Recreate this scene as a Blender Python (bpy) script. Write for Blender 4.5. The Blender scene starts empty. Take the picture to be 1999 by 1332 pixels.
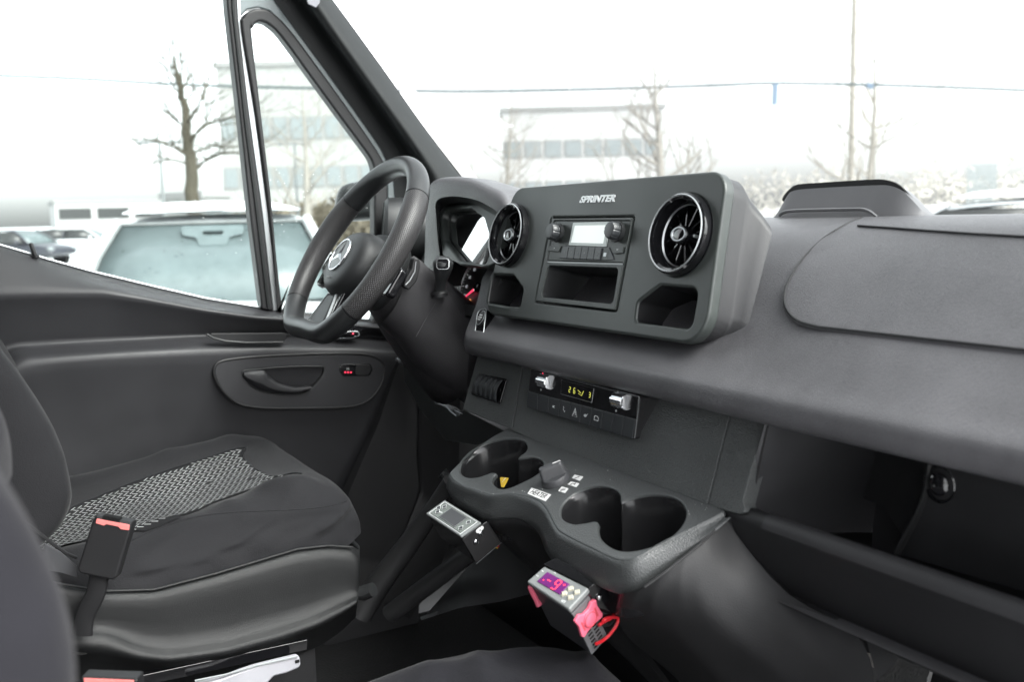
import bpy, bmesh, math, random
from mathutils import Vector as V, Matrix, noise
S = bpy.context.scene
R = math.radians
# ------------------------------------------------------------------ camera
F, CX, CY = 1900., 999.5, 666.
DN = V((355, 14528, 1900.)).normalized()
MX = V((-1125, -221, 1900.)); MX = (MX - MX.dot(DN)*DN).normalized()
AX, AZ = -MX, -DN; AY = AZ.cross(AX)
ROT = Matrix((AX, AY, AZ))                       # camera coords (x right, y down, z forward) -> van coords
C0 = V((1.0882, 0., 1.62))
camd = bpy.data.cameras.new('camera'); cam = bpy.data.objects.new('camera', camd); S.collection.objects.link(cam)
camd.sensor_width = 36; camd.lens = F*36/1999.; camd.clip_start = .02; camd.clip_end = 3000
mr = ROT @ Matrix(((1, 0, 0), (0, -1, 0), (0, 0, -1)))
cam.matrix_world = Matrix.Translation(C0) @ mr.to_4x4()
camd.dof.use_dof = True; camd.dof.focus_distance = 1.38; camd.dof.aperture_fstop = 5.6
S.camera = cam
# ------------------------------------------------------------------ light
SUN_EL, SUN_AZ = 48, 68        # azimuth measured from +Y (van forward) clockwise
w = bpy.data.worlds.new('World'); S.world = w; w.use_nodes = True
nt = w.node_tree; nt.nodes.clear()
sky = nt.nodes.new('ShaderNodeTexSky'); sky.sky_type = 'NISHITA'; sky.sun_disc = False
sky.sun_elevation = R(SUN_EL); sky.sun_rotation = R(SUN_AZ); sky.dust_density = 3; sky.air_density = 1.0
hs = nt.nodes.new('ShaderNodeHueSaturation'); hs.inputs['Saturation'].default_value = .12
bg = nt.nodes.new('ShaderNodeBackground'); bg.inputs['Strength'].default_value = .15
wo = nt.nodes.new('ShaderNodeOutputWorld')
nt.links.new(sky.outputs[0], hs.inputs['Color']); nt.links.new(hs.outputs[0], bg.inputs[0]); nt.links.new(bg.outputs[0], wo.inputs[0])
sd = bpy.data.lights.new('sun', 'SUN'); sd.energy = 1.5; sd.angle = R(40); sd.color = (1, .97, .93)
so = bpy.data.objects.new('sun', sd); S.collection.objects.link(so)
dv = V((math.sin(R(SUN_AZ))*math.cos(R(SUN_EL)), math.cos(R(SUN_AZ))*math.cos(R(SUN_EL)), math.sin(R(SUN_EL))))
so.rotation_euler = dv.to_track_quat('Z', 'Y').to_euler()
S.view_settings.view_transform = 'Standard'; S.view_settings.look = 'None'
S.view_settings.exposure = 2.1; S.view_settings.gamma = 1; S.view_settings.use_curve_mapping = False

# ------------------------------------------------------------------ pixel -> place helpers (pixels of the 1999 wide photograph)
def ray(p): return ROT @ V(((p[0]-CX)/F, (p[1]-CY)/F, 1.))
def onD(p, d): return C0 + ray(p)*d
def onX(p, x): r = ray(p); return C0 + r*((x-C0.x)/r.x)
def onY(p, y): r = ray(p); return C0 + r*((y-C0.y)/r.y)
def onZ(p, z): r = ray(p); return C0 + r*((z-C0.z)/r.z)
class Pl:
    def __init__(s, o, u, v):
        s.o = V(o); s.u = V(u).normalized(); v = V(v); s.v = (v - v.dot(s.u)*s.u).normalized(); s.n = s.u.cross(s.v)
    def px(s, x, y, h=0):
        r = ray((x, y)); o = s.o + s.n*h
        k = (o-C0).dot(s.n)/r.dot(s.n); q = C0 + r*k - o
        return (q.dot(s.u), q.dot(s.v))
    def W(s, a, b, h=0): return s.o + s.u*a + s.v*b + s.n*h
    def mat(s, a=0, b=0, h=0):
        m = Matrix((s.u, s.v, s.n)).transposed().to_4x4(); m.translation = s.W(a, b, h); return m
    def up(s, h): return Pl(s.o + s.n*h, s.u, s.v)

# ------------------------------------------------------------------ materials
MATS = {}
def mk(name): 
    m = bpy.data.materials.new(name); m.use_nodes = True; return m, m.node_tree, m.node_tree.nodes['Principled BSDF']
def mat(name, col, rough=.5, spec=.5, metal=0, bump=None, emit=None, coat=0, sheen=0, mott=.12):
    """bump=(kind, scale per metre, strength)"""
    m, t, b = mk(name); N = t.nodes; L = t.links
    b.inputs['Roughness'].default_value = rough; b.inputs['Metallic'].default_value = metal
    b.inputs['Specular IOR Level'].default_value = spec
    b.inputs['Coat Weight'].default_value = coat; b.inputs['Coat Roughness'].default_value = .08
    if sheen: b.inputs['Sheen Weight'].default_value = sheen; b.inputs['Sheen Roughness'].default_value = .4
    b.inputs['Base Color'].default_value = (*col, 1)
    tc = N.new('ShaderNodeTexCoord')
    if mott:
        nz = N.new('ShaderNodeTexNoise'); nz.inputs['Scale'].default_value = 9; nz.inputs['Detail'].default_value = 6; nz.inputs['Roughness'].default_value = .65
        L.new(tc.outputs['Object'], nz.inputs['Vector'])
        r = N.new('ShaderNodeMapRange'); r.inputs['From Min'].default_value = .3; r.inputs['From Max'].default_value = .7
        r.inputs['To Min'].default_value = rough*(1-mott); r.inputs['To Max'].default_value = rough*(1+mott)
        L.new(nz.outputs[0], r.inputs[0]); L.new(r.outputs[0], b.inputs['Roughness'])
        r2 = N.new('ShaderNodeMapRange'); r2.inputs['From Min'].default_value = .3; r2.inputs['From Max'].default_value = .7
        r2.inputs['To Min'].default_value = 1-mott; r2.inputs['To Max'].default_value = 1+mott
        L.new(nz.outputs[0], r2.inputs[0])
        mx = N.new('ShaderNodeVectorMath'); mx.operation = 'SCALE'; mx.inputs[0].default_value = col; L.new(r2.outputs[0], mx.inputs['Scale'])
        L.new(mx.outputs[0], b.inputs['Base Color'])
    if bump:
        kind, sc, st = bump
        bp = N.new('ShaderNodeBump'); bp.inputs['Strength'].default_value = st; bp.inputs['Distance'].default_value = .6/sc
        if kind == 'grain':        # fine plastic grain
            v = N.new('ShaderNodeTexVoronoi'); v.inputs['Scale'].default_value = sc; v.feature = 'SMOOTH_F1'
            L.new(tc.outputs['Object'], v.inputs['Vector']); L.new(v.outputs['Distance'], bp.inputs['Height'])
        elif kind == 'leather':    # wrinkled skin grain
            mp = N.new('ShaderNodeMapping'); mp.inputs['Scale'].default_value = (.75, 1.2, 1.2); L.new(tc.outputs['Object'], mp.inputs[0])
            n2 = N.new('ShaderNodeTexNoise'); n2.inputs['Scale'].default_value = sc*.35; n2.inputs['Detail'].default_value = 3; L.new(mp.outputs[0], n2.inputs['Vector'])
            ad = N.new('ShaderNodeMixRGB'); ad.blend_type = 'ADD'; ad.inputs[0].default_value = .012*300/sc; L.new(mp.outputs[0], ad.inputs[1]); L.new(n2.outputs['Color'], ad.inputs[2])
            v = N.new('ShaderNodeTexVoronoi'); v.inputs['Scale'].default_value = sc; v.feature = 'DISTANCE_TO_EDGE'; L.new(ad.outputs[0], v.inputs['Vector'])
            cl = N.new('ShaderNodeMapRange'); cl.inputs['From Max'].default_value = .28; L.new(v.outputs['Distance'], cl.inputs[0]); L.new(cl.outputs[0], bp.inputs['Height'])
        elif kind == 'fabric':
            v = N.new('ShaderNodeTexNoise'); v.inputs['Scale'].default_value = sc*.2; v.inputs['Detail'].default_value = 4
            L.new(tc.outputs['Object'], v.inputs['Vector'])
            n3 = N.new('ShaderNodeTexNoise'); n3.inputs['Scale'].default_value = sc; L.new(tc.outputs['Object'], n3.inputs['Vector'])
            a2 = N.new('ShaderNodeMath'); L.new(v.outputs[0], a2.inputs[0]); L.new(n3.outputs[0], a2.inputs[1]); L.new(a2.outputs[0], bp.inputs['Height'])
        elif kind == 'dots':       # perforations laid out in the UV map
            uv = N.new('ShaderNodeVectorMath'); uv.operation = 'SCALE'; uv.inputs['Scale'].default_value = sc; L.new(tc.outputs['UV'], uv.inputs[0])
            mp = N.new('ShaderNodeMapping'); mp.inputs['Rotation'].default_value = (0, 0, R(45)); L.new(uv.outputs[0], mp.inputs[0])
            fr = N.new('ShaderNodeVectorMath'); fr.operation = 'FRACTION'; L.new(mp.outputs[0], fr.inputs[0])
            su = N.new('ShaderNodeVectorMath'); su.operation = 'SUBTRACT'; su.inputs[1].default_value = (.5, .5, 0); L.new(fr.outputs[0], su.inputs[0])
            sp = N.new('ShaderNodeSeparateXYZ'); L.new(su.outputs[0], sp.inputs[0]); cb = N.new('ShaderNodeCombineXYZ'); L.new(sp.outputs[0], cb.inputs[0]); L.new(sp.outputs[1], cb.inputs[1])
            ln = N.new('ShaderNodeVectorMath'); ln.operation = 'LENGTH'; L.new(cb.outputs[0], ln.inputs[0])
            cl = N.new('ShaderNodeMapRange'); cl.inputs['From Min'].default_value = .12; cl.inputs['From Max'].default_value = .34; L.new(ln.outputs['Value'], cl.inputs[0])
            L.new(cl.outputs[0], bp.inputs['Height']); bp.inputs['Distance'].default_value = .0009
        elif kind == 'soft':
            v = N.new('ShaderNodeTexNoise'); v.inputs['Scale'].default_value = sc; v.inputs['Detail'].default_value = 5; L.new(tc.outputs['Object'], v.inputs['Vector']); L.new(v.outputs[0], bp.inputs['Height'])
            bp.inputs['Distance'].default_value = 1/sc
        L.new(bp.outputs[0], b.inputs['Normal'])
    if emit: b.inputs['Emission Color'].default_value = (*emit[:3], 1); b.inputs['Emission Strength'].default_value = emit[3]
    MATS[name] = m; return m
def glassmat(name, tint=(1, 1, 1), refl=.06):
    m = bpy.data.materials.new(name); m.use_nodes = True; t = m.node_tree; t.nodes.clear(); N = t.nodes; L = t.links
    tr = N.new('ShaderNodeBsdfTransparent'); tr.inputs[0].default_value = (*tint, 1)
    g = N.new('ShaderNodeBsdfGlossy'); g.inputs['Roughness'].default_value = .02
    fr = N.new('ShaderNodeFresnel'); fr.inputs[0].default_value = 1.25
    mx = N.new('ShaderNodeMixShader'); o = N.new('ShaderNodeOutputMaterial')
    ml = N.new('ShaderNodeMath'); ml.operation = 'MULTIPLY'; ml.inputs[1].default_value = refl*10; ml.use_clamp = True; L.new(fr.outputs[0], ml.inputs[0])
    L.new(ml.outputs[0], mx.inputs[0]); L.new(tr.outputs[0], mx.inputs[1]); L.new(g.outputs[0], mx.inputs[2]); L.new(mx.outputs[0], o.inputs[0])
    MATS[name] = m; return m
mat('dash_skin', (.074, .073, .078), .37, .5, bump=('leather', 520, .32), mott=.25)
mat('dash_grain', (.030, .030, .032), .48, .4, bump=('grain', 1000, .2))
mat('fascia_skin', (.070, .075, .075), .38, .55, bump=('leather', 420, .6))
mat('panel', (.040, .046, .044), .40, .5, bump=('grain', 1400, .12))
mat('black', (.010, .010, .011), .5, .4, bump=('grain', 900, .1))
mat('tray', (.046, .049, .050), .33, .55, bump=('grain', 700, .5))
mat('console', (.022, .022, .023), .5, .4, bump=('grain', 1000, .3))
mat('cup', (.014, .014, .015), .20, .6)
mat('gloss', (.006, .006, .007), .08, .5, coat=.6, mott=0)
mat('chrome', (.75, .76, .78), .16, .5, 1, mott=.2)
mat('chrome_lit', (.8, .82, .82), .45, .5, .3, mott=0)
mat('dullmetal', (.35, .36, .37), .35, .5, 1)
mat('silver', (.42, .44, .45), .35, .5, .6)
mat('door', (.021, .021, .0235), .52, .5, bump=('grain', 900, .25))
mat('bin', (.045, .045, .048), .5, .4, bump=('grain', 900, .2))
mat('door_dark', (.010, .010, .011), .5, .5, bump=('grain', 900, .2))
mat('pillar', (.011, .0125, .013), .58, .3, bump=('grain', 1100, .15))
mat('rubber', (.014, .014, .015), .5, .4)
mat('mat_rubber', (.045, .045, .047), .38, .6, bump=('grain', 500, .4))
mat('strut', (.022, .022, .023), .45, .5)
mat('body_paint', (.13, .155, .16), .35, .5, coat=.3)
mat('lavender', (.16, .16, .18), .35, .5, coat=.3)
mat('lavender_light', (.34, .34, .37), .4, .5)
mat('seat_fabric', (.014, .014, .0155), .85, .15, sheen=.08, bump=('fabric', 650, .5))
mat('seat_blue', (.012, .012, .0145), .9, .1, sheen=.05, bump=('fabric', 650, .5))
mat('insert', (.010, .010, .011), .85, .2, bump=('fabric', 700, .3))
mat('thread', (.42, .43, .43), .8, .3, mott=.25)
mat('shell', (.010, .0105, .011), .43, .42, bump=('leather', 680, .32))
mat('wheel', (.020, .021, .022), .38, .5, bump=('grain', 900, .2))
mat('wheel_dots', (.024, .023, .024), .42, .5, bump=('dots', 1, .9))
mat('hub', (.019, .020, .021), .5, .5, bump=('grain', 900, .25))
mat('shroud', (.026, .025, .027), .45, .5, bump=('grain', 1100, .15))
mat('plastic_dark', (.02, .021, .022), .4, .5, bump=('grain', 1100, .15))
mat('button', (.030, .033, .036), .38, .5)
mat('white', (.6, .6, .6), .5, .4, mott=.05)
mat('print', (.6, .62, .62), .5, .4, mott=0)
mat('print_lit', (.5, .52, .52), .5, .4, mott=0, emit=(.9, .95, 1, .06))
mat('print_dim', (.16, .17, .17), .5, .4, mott=0)
mat('ink', (.006, .006, .006), .6, .3, mott=0)
mat('screen_white', (.5, .55, .53), .3, .5, mott=0, emit=(.93, 1, .97, .13))
mat('screen_frame', (.35, .39, .38), .3, .5, mott=0, emit=(.8, .9, .88, .03))
mat('lcd_yellow', (.3, .3, .05), .4, .4, mott=0, emit=(.85, .85, .15, .22))
mat('purple', (.08, .008, .09), .25, .5, mott=.3, emit=(.25, .005, .22, .05), coat=.5)
mat('led_red', (.6, .03, .05), .4, .4, mott=0, emit=(1, .05, .12, .35))
mat('led_orange', (.6, .2, .05), .4, .4, mott=0, emit=(1, .35, .1, .2))
mat('red_paint', (.55, .06, .07), .4, .4, mott=0)
mat('pink', (.70, .13, .20), .42, .4)
mat('buckle_red', (.62, .17, .16), .4, .4)
mat('wire_red', (.6, .02, .03), .35, .5)
mat('yellow', (.65, .42, .03), .5, .4)
mat('ctrl_face', (.16, .17, .17), .38, .5)
mat('ctrl_box', (.045, .046, .05), .45, .5)
mat('ctrl_grey', (.10, .10, .105), .45, .5)
mat('lcd_grey', (.13, .145, .135), .25, .5)
mat('beige', (.42, .40, .32), .5, .4)
mat('floor', (.03, .03, .031), .55, .4, bump=('grain', 300, .4))
mat('carpet', (.13, .13, .13), .9, .2, bump=('soft', 200, .6))
mat('foil', (.6, .56, .52), .5, .5, bump=('soft', 60, .8))
mat('gauge', (.035, .038, .038), .35, .5, mott=0)
glassmat('pane', (.93, .97, .96), .03)
glassmat('lens', (.6, .65, .65), 3.5)
# outside
mat('snow', (.62, .64, .65), .8, .2, bump=('soft', 3, .4))
mat('car_white', (.48, .50, .51), .35, .5, coat=.4)
mat('car_glass', (.09, .115, .118), .3, .5)
mat('car_dark', (.02, .022, .03), .35, .5, coat=.4)
mat('tyre', (.02, .02, .02), .8, .2)
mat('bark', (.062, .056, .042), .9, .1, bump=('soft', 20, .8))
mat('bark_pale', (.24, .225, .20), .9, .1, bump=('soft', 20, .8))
mat('concrete', (.28, .28, .27), .9, .1, bump=('soft', 4, .3))
mat('concrete_dark', (.22, .22, .215), .9, .1)
mat('house_white', (.37, .37, .365), .9, .1)
mat('glass_far', (.18, .20, .203), .3, .5)
mat('glass_black', (.03, .032, .032), .3, .5)
mat('pole', (.13, .14, .14), .6, .4)
mat('cable', (.035, .05, .055), .6, .4)
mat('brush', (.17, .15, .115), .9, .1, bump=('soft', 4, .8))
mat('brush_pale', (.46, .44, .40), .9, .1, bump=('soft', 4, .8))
mat('sign_blue', (.12, .16, .21), .6, .3)
M = MATS

# ------------------------------------------------------------------ object helpers
def link(o, parent=None):
    S.collection.objects.link(o)
    if parent is not None:
        o.parent = parent; o.matrix_parent_inverse = PINV[parent.name]
    PINV[o.name] = (PWORLD(o)).inverted()
    return o
PINV = {}
WMAT = {}
def PWORLD(o):
    if o.parent is None: m = Matrix.Translation(o.location)
    else: m = WMAT[o.parent.name] @ o.matrix_parent_inverse @ Matrix.Translation(o.location)
    WMAT[o.name] = m; return m
def tag(o, label=None, cat=None, group=None, kind=None):
    if label: o['label'] = label
    if cat: o['category'] = cat
    if group: o['group'] = group
    if kind: o['kind'] = kind
    return o
def thing(name, loc, label, cat, group=None):
    o = bpy.data.objects.new(name, None); o.location = loc; o.empty_display_size = .02; link(o); return tag(o, label, cat, group)
def finish(name, me, m, parent=None, ang=.6, wn=False, sub=0, solid=0, bev=0):
    idx = [p.material_index for p in me.polygons] if isinstance(m, (list, tuple)) else None
    me.materials.clear()
    for mm in (m if isinstance(m, (list, tuple)) else [m]): me.materials.append(M[mm] if isinstance(mm, str) else mm)
    for p in me.polygons: p.use_smooth = True
    if idx: me.polygons.foreach_set('material_index', idx)
    if ang is not None: me.set_sharp_from_angle(angle=ang)
    o = bpy.data.objects.new(name, me); link(o, parent)
    if solid:
        s = o.modifiers.new('solid', 'SOLIDIFY'); s.thickness = solid; s.offset = -1
    if sub:
        s = o.modifiers.new('sub', 'SUBSURF'); s.levels = sub; s.render_levels = sub
    if bev:
        s = o.modifiers.new('bev', 'BEVEL'); s.width = bev; s.segments = 3; s.limit_method = 'ANGLE'; s.harden_normals = False
    if wn:
        s = o.modifiers.new('wn', 'WEIGHTED_NORMAL'); s.keep_sharp = True
    return o
def bmobj(name, bm, m, parent=None, **k):
    me = bpy.data.meshes.new(name); bmesh.ops.recalc_face_normals(bm, faces=bm.faces); bm.to_mesh(me); bm.free()
    return finish(name, me, m, parent, **k)
def fillet(pts, r, seg=5):
    """2D polygon with rounded corners; r number or list"""
    out = []; n = len(pts)
    for i, p in enumerate(pts):
        rr = r[i] if isinstance(r, (list, tuple)) else r
        p = V((p[0], p[1])); a = V(pts[i-1][:2]) - p; b = V(pts[(i+1) % n][:2]) - p
        la, lb = a.length, b.length; a.normalize(); b.normalize()
        th = a.angle(b) if la*lb > 0 else 0
        if rr <= 0 or th > 3.1 or th < .02: out.append((p.x, p.y)); continue
        d = min(rr/math.tan(th/2), la*.48, lb*.48); r2 = d*math.tan(th/2)
        c = p + (a+b).normalized()*(r2/math.sin(th/2)); s = p + a*d - c; e = p + b*d - c
        a0 = math.atan2(s.y, s.x); a1 = math.atan2(e.y, e.x); da = (a1-a0+math.pi) % (2*math.pi) - math.pi
        for k in range(seg+1):
            t = a0 + da*k/seg; out.append((c.x+r2*math.cos(t), c.y+r2*math.sin(t)))
    return out
def catm(pts, n=6, closed=False):
    P = [V(p) for p in pts]; N = len(P); out = []
    for i in range(N if closed else N-1):
        if closed: a, b, c, d = P[i-1], P[i], P[(i+1) % N], P[(i+2) % N]
        else: a, b, c, d = P[max(i-1, 0)], P[i], P[i+1], P[min(i+2, N-1)]
        for k in range(n):
            t = k/n; out.append(.5*((2*b) + (c-a)*t + (2*a-5*b+4*c-d)*t*t + (3*b-a-3*c+d)*t**3))
    if not closed: out.append(P[-1].copy())
    return out
def resample(pts, n, closed=False):
    P = [V(p) for p in pts]
    if closed: P = P + [P[0]]
    L = [0]
    for a, b in zip(P, P[1:]): L.append(L[-1] + (b-a).length)
    out = []; j = 0; m = n if closed else n-1
    for i in range(n):
        t = L[-1]*i/m
        while j < len(L)-2 and L[j+1] < t: j += 1
        d = L[j+1]-L[j]; out.append(P[j].lerp(P[j+1], (t-L[j])/d if d > 0 else 0))
    return out
def pxs(pl, pts, h=0): return [pl.px(x, y, h) for x, y in pts]
def plate(name, pl, loops, h0, h1, m, parent=None, bevel=.001, bres=2):
    """flat part between heights h0 and h1 over plane pl; loops[0] outline, others holes (local 2D)"""
    cu = bpy.data.curves.new(name, 'CURVE'); cu.dimensions = '2D'; cu.fill_mode = 'BOTH'
    th = h1-h0; bevel = min(bevel, th*.49); cu.extrude = th/2-bevel; cu.bevel_depth = bevel; cu.bevel_resolution = bres; cu.offset = -bevel
    for lp in loops:
        sp = cu.splines.new('POLY'); sp.points.add(len(lp)-1); sp.use_cyclic_u = True
        for k, p in enumerate(lp): sp.points[k].co = (p[0], p[1], 0, 1)
    o = bpy.data.objects.new('tmp', cu); S.collection.objects.link(o)
    dg = bpy.context.evaluated_depsgraph_get(); me = bpy.data.meshes.new_from_object(o.evaluated_get(dg))
    bpy.data.objects.remove(o); me.transform(pl.mat(0, 0, (h0+h1)/2)); me.name = name
    return finish(name, me, m, parent, ang=.9, wn=True)
def grid(name, rows, m, parent=None, closed_u=False, closed_v=False, flip=False, uv=False, caps=False, **k):
    bm = bmesh.new(); vs = [[bm.verts.new(p) for p in r] for r in rows]; nr, nc = len(rows), len(rows[0])
    for i in range(nr if closed_v else nr-1):
        for j in range(nc if closed_u else nc-1):
            f = (vs[i][j], vs[i][(j+1) % nc], vs[(i+1) % nr][(j+1) % nc], vs[(i+1) % nr][j])
            if flip: f = f[::-1]
            if len(set(f)) == 4: 
                try: bm.faces.new(f)
                except ValueError: pass
    if caps:
        for r in (vs[0][::-1], vs[-1]):
            try: bm.faces.new(r)
            except ValueError: pass
    return bmobj(name, bm, m, parent, **k)
def tube(name, pts, r, m, parent=None, seg=10, closed=False, flat=None, uvs=False, **k):
    """r radius or list; flat=(ref vector, ratio) squashes the section along ref"""
    P = [V(p) for p in pts]; n = len(P); rs = r if isinstance(r, (list, tuple)) else [r]*n
    T = [(P[(i+1) % n]-P[i-1]).normalized() if closed else (P[min(i+1, n-1)]-P[max(i-1, 0)]).normalized() for i in range(n)]
    ref = V(flat[0]) if flat else (V((0, 0, 1)) if abs(T[0].z) < .9 else V((1, 0, 0)))
    bm = bmesh.new(); rings = []; a = (ref - ref.dot(T[0])*T[0]).normalized(); uvl = bm.loops.layers.uv.new('UVMap') if uvs else None; acc = 0; D = []
    for i in range(n):
        if flat: a = (ref - ref.dot(T[i])*T[i]).normalized()
        else: a = (a - a.dot(T[i])*T[i]).normalized()
        b = T[i].cross(a); q = flat[1] if flat else 1
        rings.append([bm.verts.new(P[i] + a*(rs[i]*q*math.cos(2*math.pi*k/seg)) + b*(rs[i]*math.sin(2*math.pi*k/seg))) for k in range(seg)])
        if i: acc += (P[i]-P[i-1]).length
        D.append(acc)
    for i in range(n if closed else n-1):
        for k2 in range(seg):
            f = bm.faces.new((rings[i][k2], rings[i][(k2+1) % seg], rings[(i+1) % n][(k2+1) % seg], rings[(i+1) % n][k2]))
            if uvs:
                per = 2*math.pi*rs[i]; d1 = D[i+1] if i+1 < n else D[i]
                for l, (uu, vv) in zip(f.loops, ((k2/seg, D[i]), ((k2+1)/seg, D[i]), ((k2+1)/seg, d1), (k2/seg, d1))): l[uvl].uv = (uu*per/.0028, vv/.0028)
    if not closed: bm.faces.new(rings[0][::-1]); bm.faces.new(rings[-1])
    return bmobj(name, bm, m, parent, **k)
def lathe(name, pl, c, prof, m, parent=None, seg=40, sx=1, sy=1, **k):
    """prof [(r,h)] about point c of plane pl"""
    bm = bmesh.new(); rings = []
    for r, h in prof:
        if r <= 1e-6: rings.append([bm.verts.new(pl.W(c[0], c[1], h))])
        else: rings.append([bm.verts.new(pl.W(c[0]+r*sx*math.cos(2*math.pi*i/seg), c[1]+r*sy*math.sin(2*math.pi*i/seg), h)) for i in range(seg)])
    for A, B in zip(rings, rings[1:]):
        for i in range(seg):
            j = (i+1) % seg
            if len(A) == 1 and len(B) == 1: break
            if len(A) == 1: bm.faces.new((A[0], B[j], B[i]))
            elif len(B) == 1: bm.faces.new((A[i], A[j], B[0]))
            else: bm.faces.new((A[i], A[j], B[j], B[i]))
    return bmobj(name, bm, m, parent, **k)
def box(name, pl, a0, b0, a1, b1, h0, h1, m, parent=None, bev=.001, bm=None):
    own = bm is None; bm = bm or bmesh.new()
    vs = [bm.verts.new(pl.W(a, b, h)) for h in (h0, h1) for b in (b0, b1) for a in (a0, a1)]
    fs = [bm.faces.new([vs[i] for i in q]) for q in ((0, 1, 3, 2), (4, 6, 7, 5), (0, 4, 5, 1), (1, 5, 7, 3), (3, 7, 6, 2), (2, 6, 4, 0))]
    if not own: return vs
    if bev: bmesh.ops.bevel(bm, geom=list(bm.edges), offset=bev, segments=2, affect='EDGES')
    return bmobj(name, bm, m, parent, wn=True)
def cavity(name, pl, lp, h0, h1, m, parent=None, scale=.9, shift=(0, 0), thick=0):
    """open recess from outline lp at h0 down to h1, closed at the bottom"""
    n = len(lp); cx = sum(p[0] for p in lp)/n; cy = sum(p[1] for p in lp)/n
    def ring(s, h, sh=(0, 0)): return [pl.W(cx+(p[0]-cx)*s+sh[0], cy+(p[1]-cy)*s+sh[1], h) for p in lp]
    d = h1-h0
    rows = [ring(1, h0), ring(1-(1-scale)*.1, h0+d*.06, (shift[0]*.05, shift[1]*.05)), ring(scale+(1-scale)*.35, h0+d*.6, (shift[0]*.6, shift[1]*.6)), ring(scale, h0+d*.92, (shift[0]*.92, shift[1]*.92)), ring(scale*.93, h1, shift), ring(scale*.5, h1, shift), ring(.02, h1, shift)]
    return grid(name, rows, m, parent, closed_u=True, ang=1.2)
def text(name, pl, a, b, h, s, size, m, parent=None, sx=1, shear=0, rot=0, ext=.0002, align='CENTER', off=0):
    cu = bpy.data.curves.new(name, 'FONT'); cu.body = s; cu.size = size; cu.extrude = ext; cu.align_x = align; cu.align_y = 'CENTER'; cu.shear = shear; cu.offset = off
    o = bpy.data.objects.new('tmp', cu); S.collection.objects.link(o)
    dg = bpy.context.evaluated_depsgraph_get(); me = bpy.data.meshes.new_from_object(o.evaluated_get(dg)); bpy.data.objects.remove(o)
    me.transform(pl.mat(a, b, h) @ Matrix.Rotation(rot, 4, 'Z') @ Matrix.Diagonal((sx, 1, 1, 1))); me.name = name
    return finish(name, me, m, parent)
SEG7 = {'0': 'abcdef', '2': 'abged', '3': 'abgcd', '6': 'afgcde', '9': 'abcdfg', '-': 'g'}
def seg7(name, pl, x, y, h, ch, H, m, parent, rot=0, w=None):
    W_ = H*.5; w = w or H*.13; bm = bmesh.new(); c, s = math.cos(rot), math.sin(rot)
    L = {'a': (-W_/2, H/2, W_/2, H/2), 'b': (W_/2, 0, W_/2, H/2), 'c': (W_/2, -H/2, W_/2, 0), 'd': (-W_/2, -H/2, W_/2, -H/2), 'e': (-W_/2, -H/2, -W_/2, 0), 'f': (-W_/2, 0, -W_/2, H/2), 'g': (-W_/2, 0, W_/2, 0)}
    for k in SEG7[ch]:
        x0, y0, x1, y1 = L[k]; dx, dy = (w/2, 0) if x0 == x1 else (0, w/2); g = w*.3; ex, ey = (0, g) if x0 == x1 else (g, 0)
        q = [(x0-dx+ex, y0-dy+ey), (x1-ex+(dx if x0 == x1 else 0), y0-dy+ey if x0 != x1 else y0+ey), (x1+dx-ex, y1+dy-ey), (x0-dx+(ex if x0 != x1 else 0), y1+dy-ey)]
        q = [(min(x0, x1)-dx+ex, min(y0, y1)-dy+ey), (max(x0, x1)+dx-ex, min(y0, y1)-dy+ey), (max(x0, x1)+dx-ex, max(y0, y1)+dy-ey), (min(x0, x1)-dx+ex, max(y0, y1)+dy-ey)]
        bm.faces.new([bm.verts.new(pl.W(x+a*c-b*s, y+a*s+b*c, h)) for a, b in q])
    return bmobj(name, bm, m, parent)
def copy_tree(o, delta, parent=None):
    """copy of a thing with its parts and their sub-parts, shifted by delta (things only)"""
    c = o.copy(); S.collection.objects.link(c); c.parent = parent
    if parent is None: c.location = o.location + V(delta)
    else: c.matrix_parent_inverse = o.matrix_parent_inverse.copy()
    for ch in list(o.children): copy_tree(ch, delta, c)
    return c
def pxgrid(name, rows, m, N=40, parent=None, **k):
    """rows: list of (pixel polyline, function pixel->point); smooth sheet through them"""
    out = []
    for pts, f in rows:
        p2 = resample([(x, y, 0) for x, y in pts], N); out.append([f((q.x, q.y)) for q in p2])
    return grid(name, out, m, parent, **k)
def X_(x): return lambda p: onX(p, x)
def Y_(y): return lambda p: onY(p, y)
def Z_(z): return lambda p: onZ(p, z)
def P_(pl, h=0): return lambda p: pl.W(*pl.px(p[0], p[1], h), h)
#=====SECTIONS=====
# ================================================================== DASHBOARD
LIP = [(.6995, 1.428), (.6985, 1.420), (.6988, 1.412), (.7015, 1.406), (.708, 1.4025), (.73, 1.396), (.78, 1.395)]
TOPP = [(1.14, 1.590), (1.06, 1.603), (1.0, 1.607), (.945, 1.605)]
PC = TOPP + [(.90, 1.597), (.868, 1.583), (.842, 1.562), (.818, 1.536), (.797, 1.510), (.778, 1.489), (.760, 1.472), (.742, 1.459), (.722, 1.446), (.704, 1.4345)] + LIP      # behind the centre panel
PF_ = TOPP + [(.900, 1.595), (.870, 1.579), (.842, 1.559), (.815, 1.536), (.790, 1.513), (.768, 1.492), (.748, 1.473), (.732, 1.458), (.718, 1.4455), (.704, 1.4345)] + LIP   # fuller on the passenger side
def dens(P): return [(q.x, q.y) for q in catm([(a, b, 0) for a, b in P], 4)]
PRC, PR = dens(PC), dens(PF_)
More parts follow.
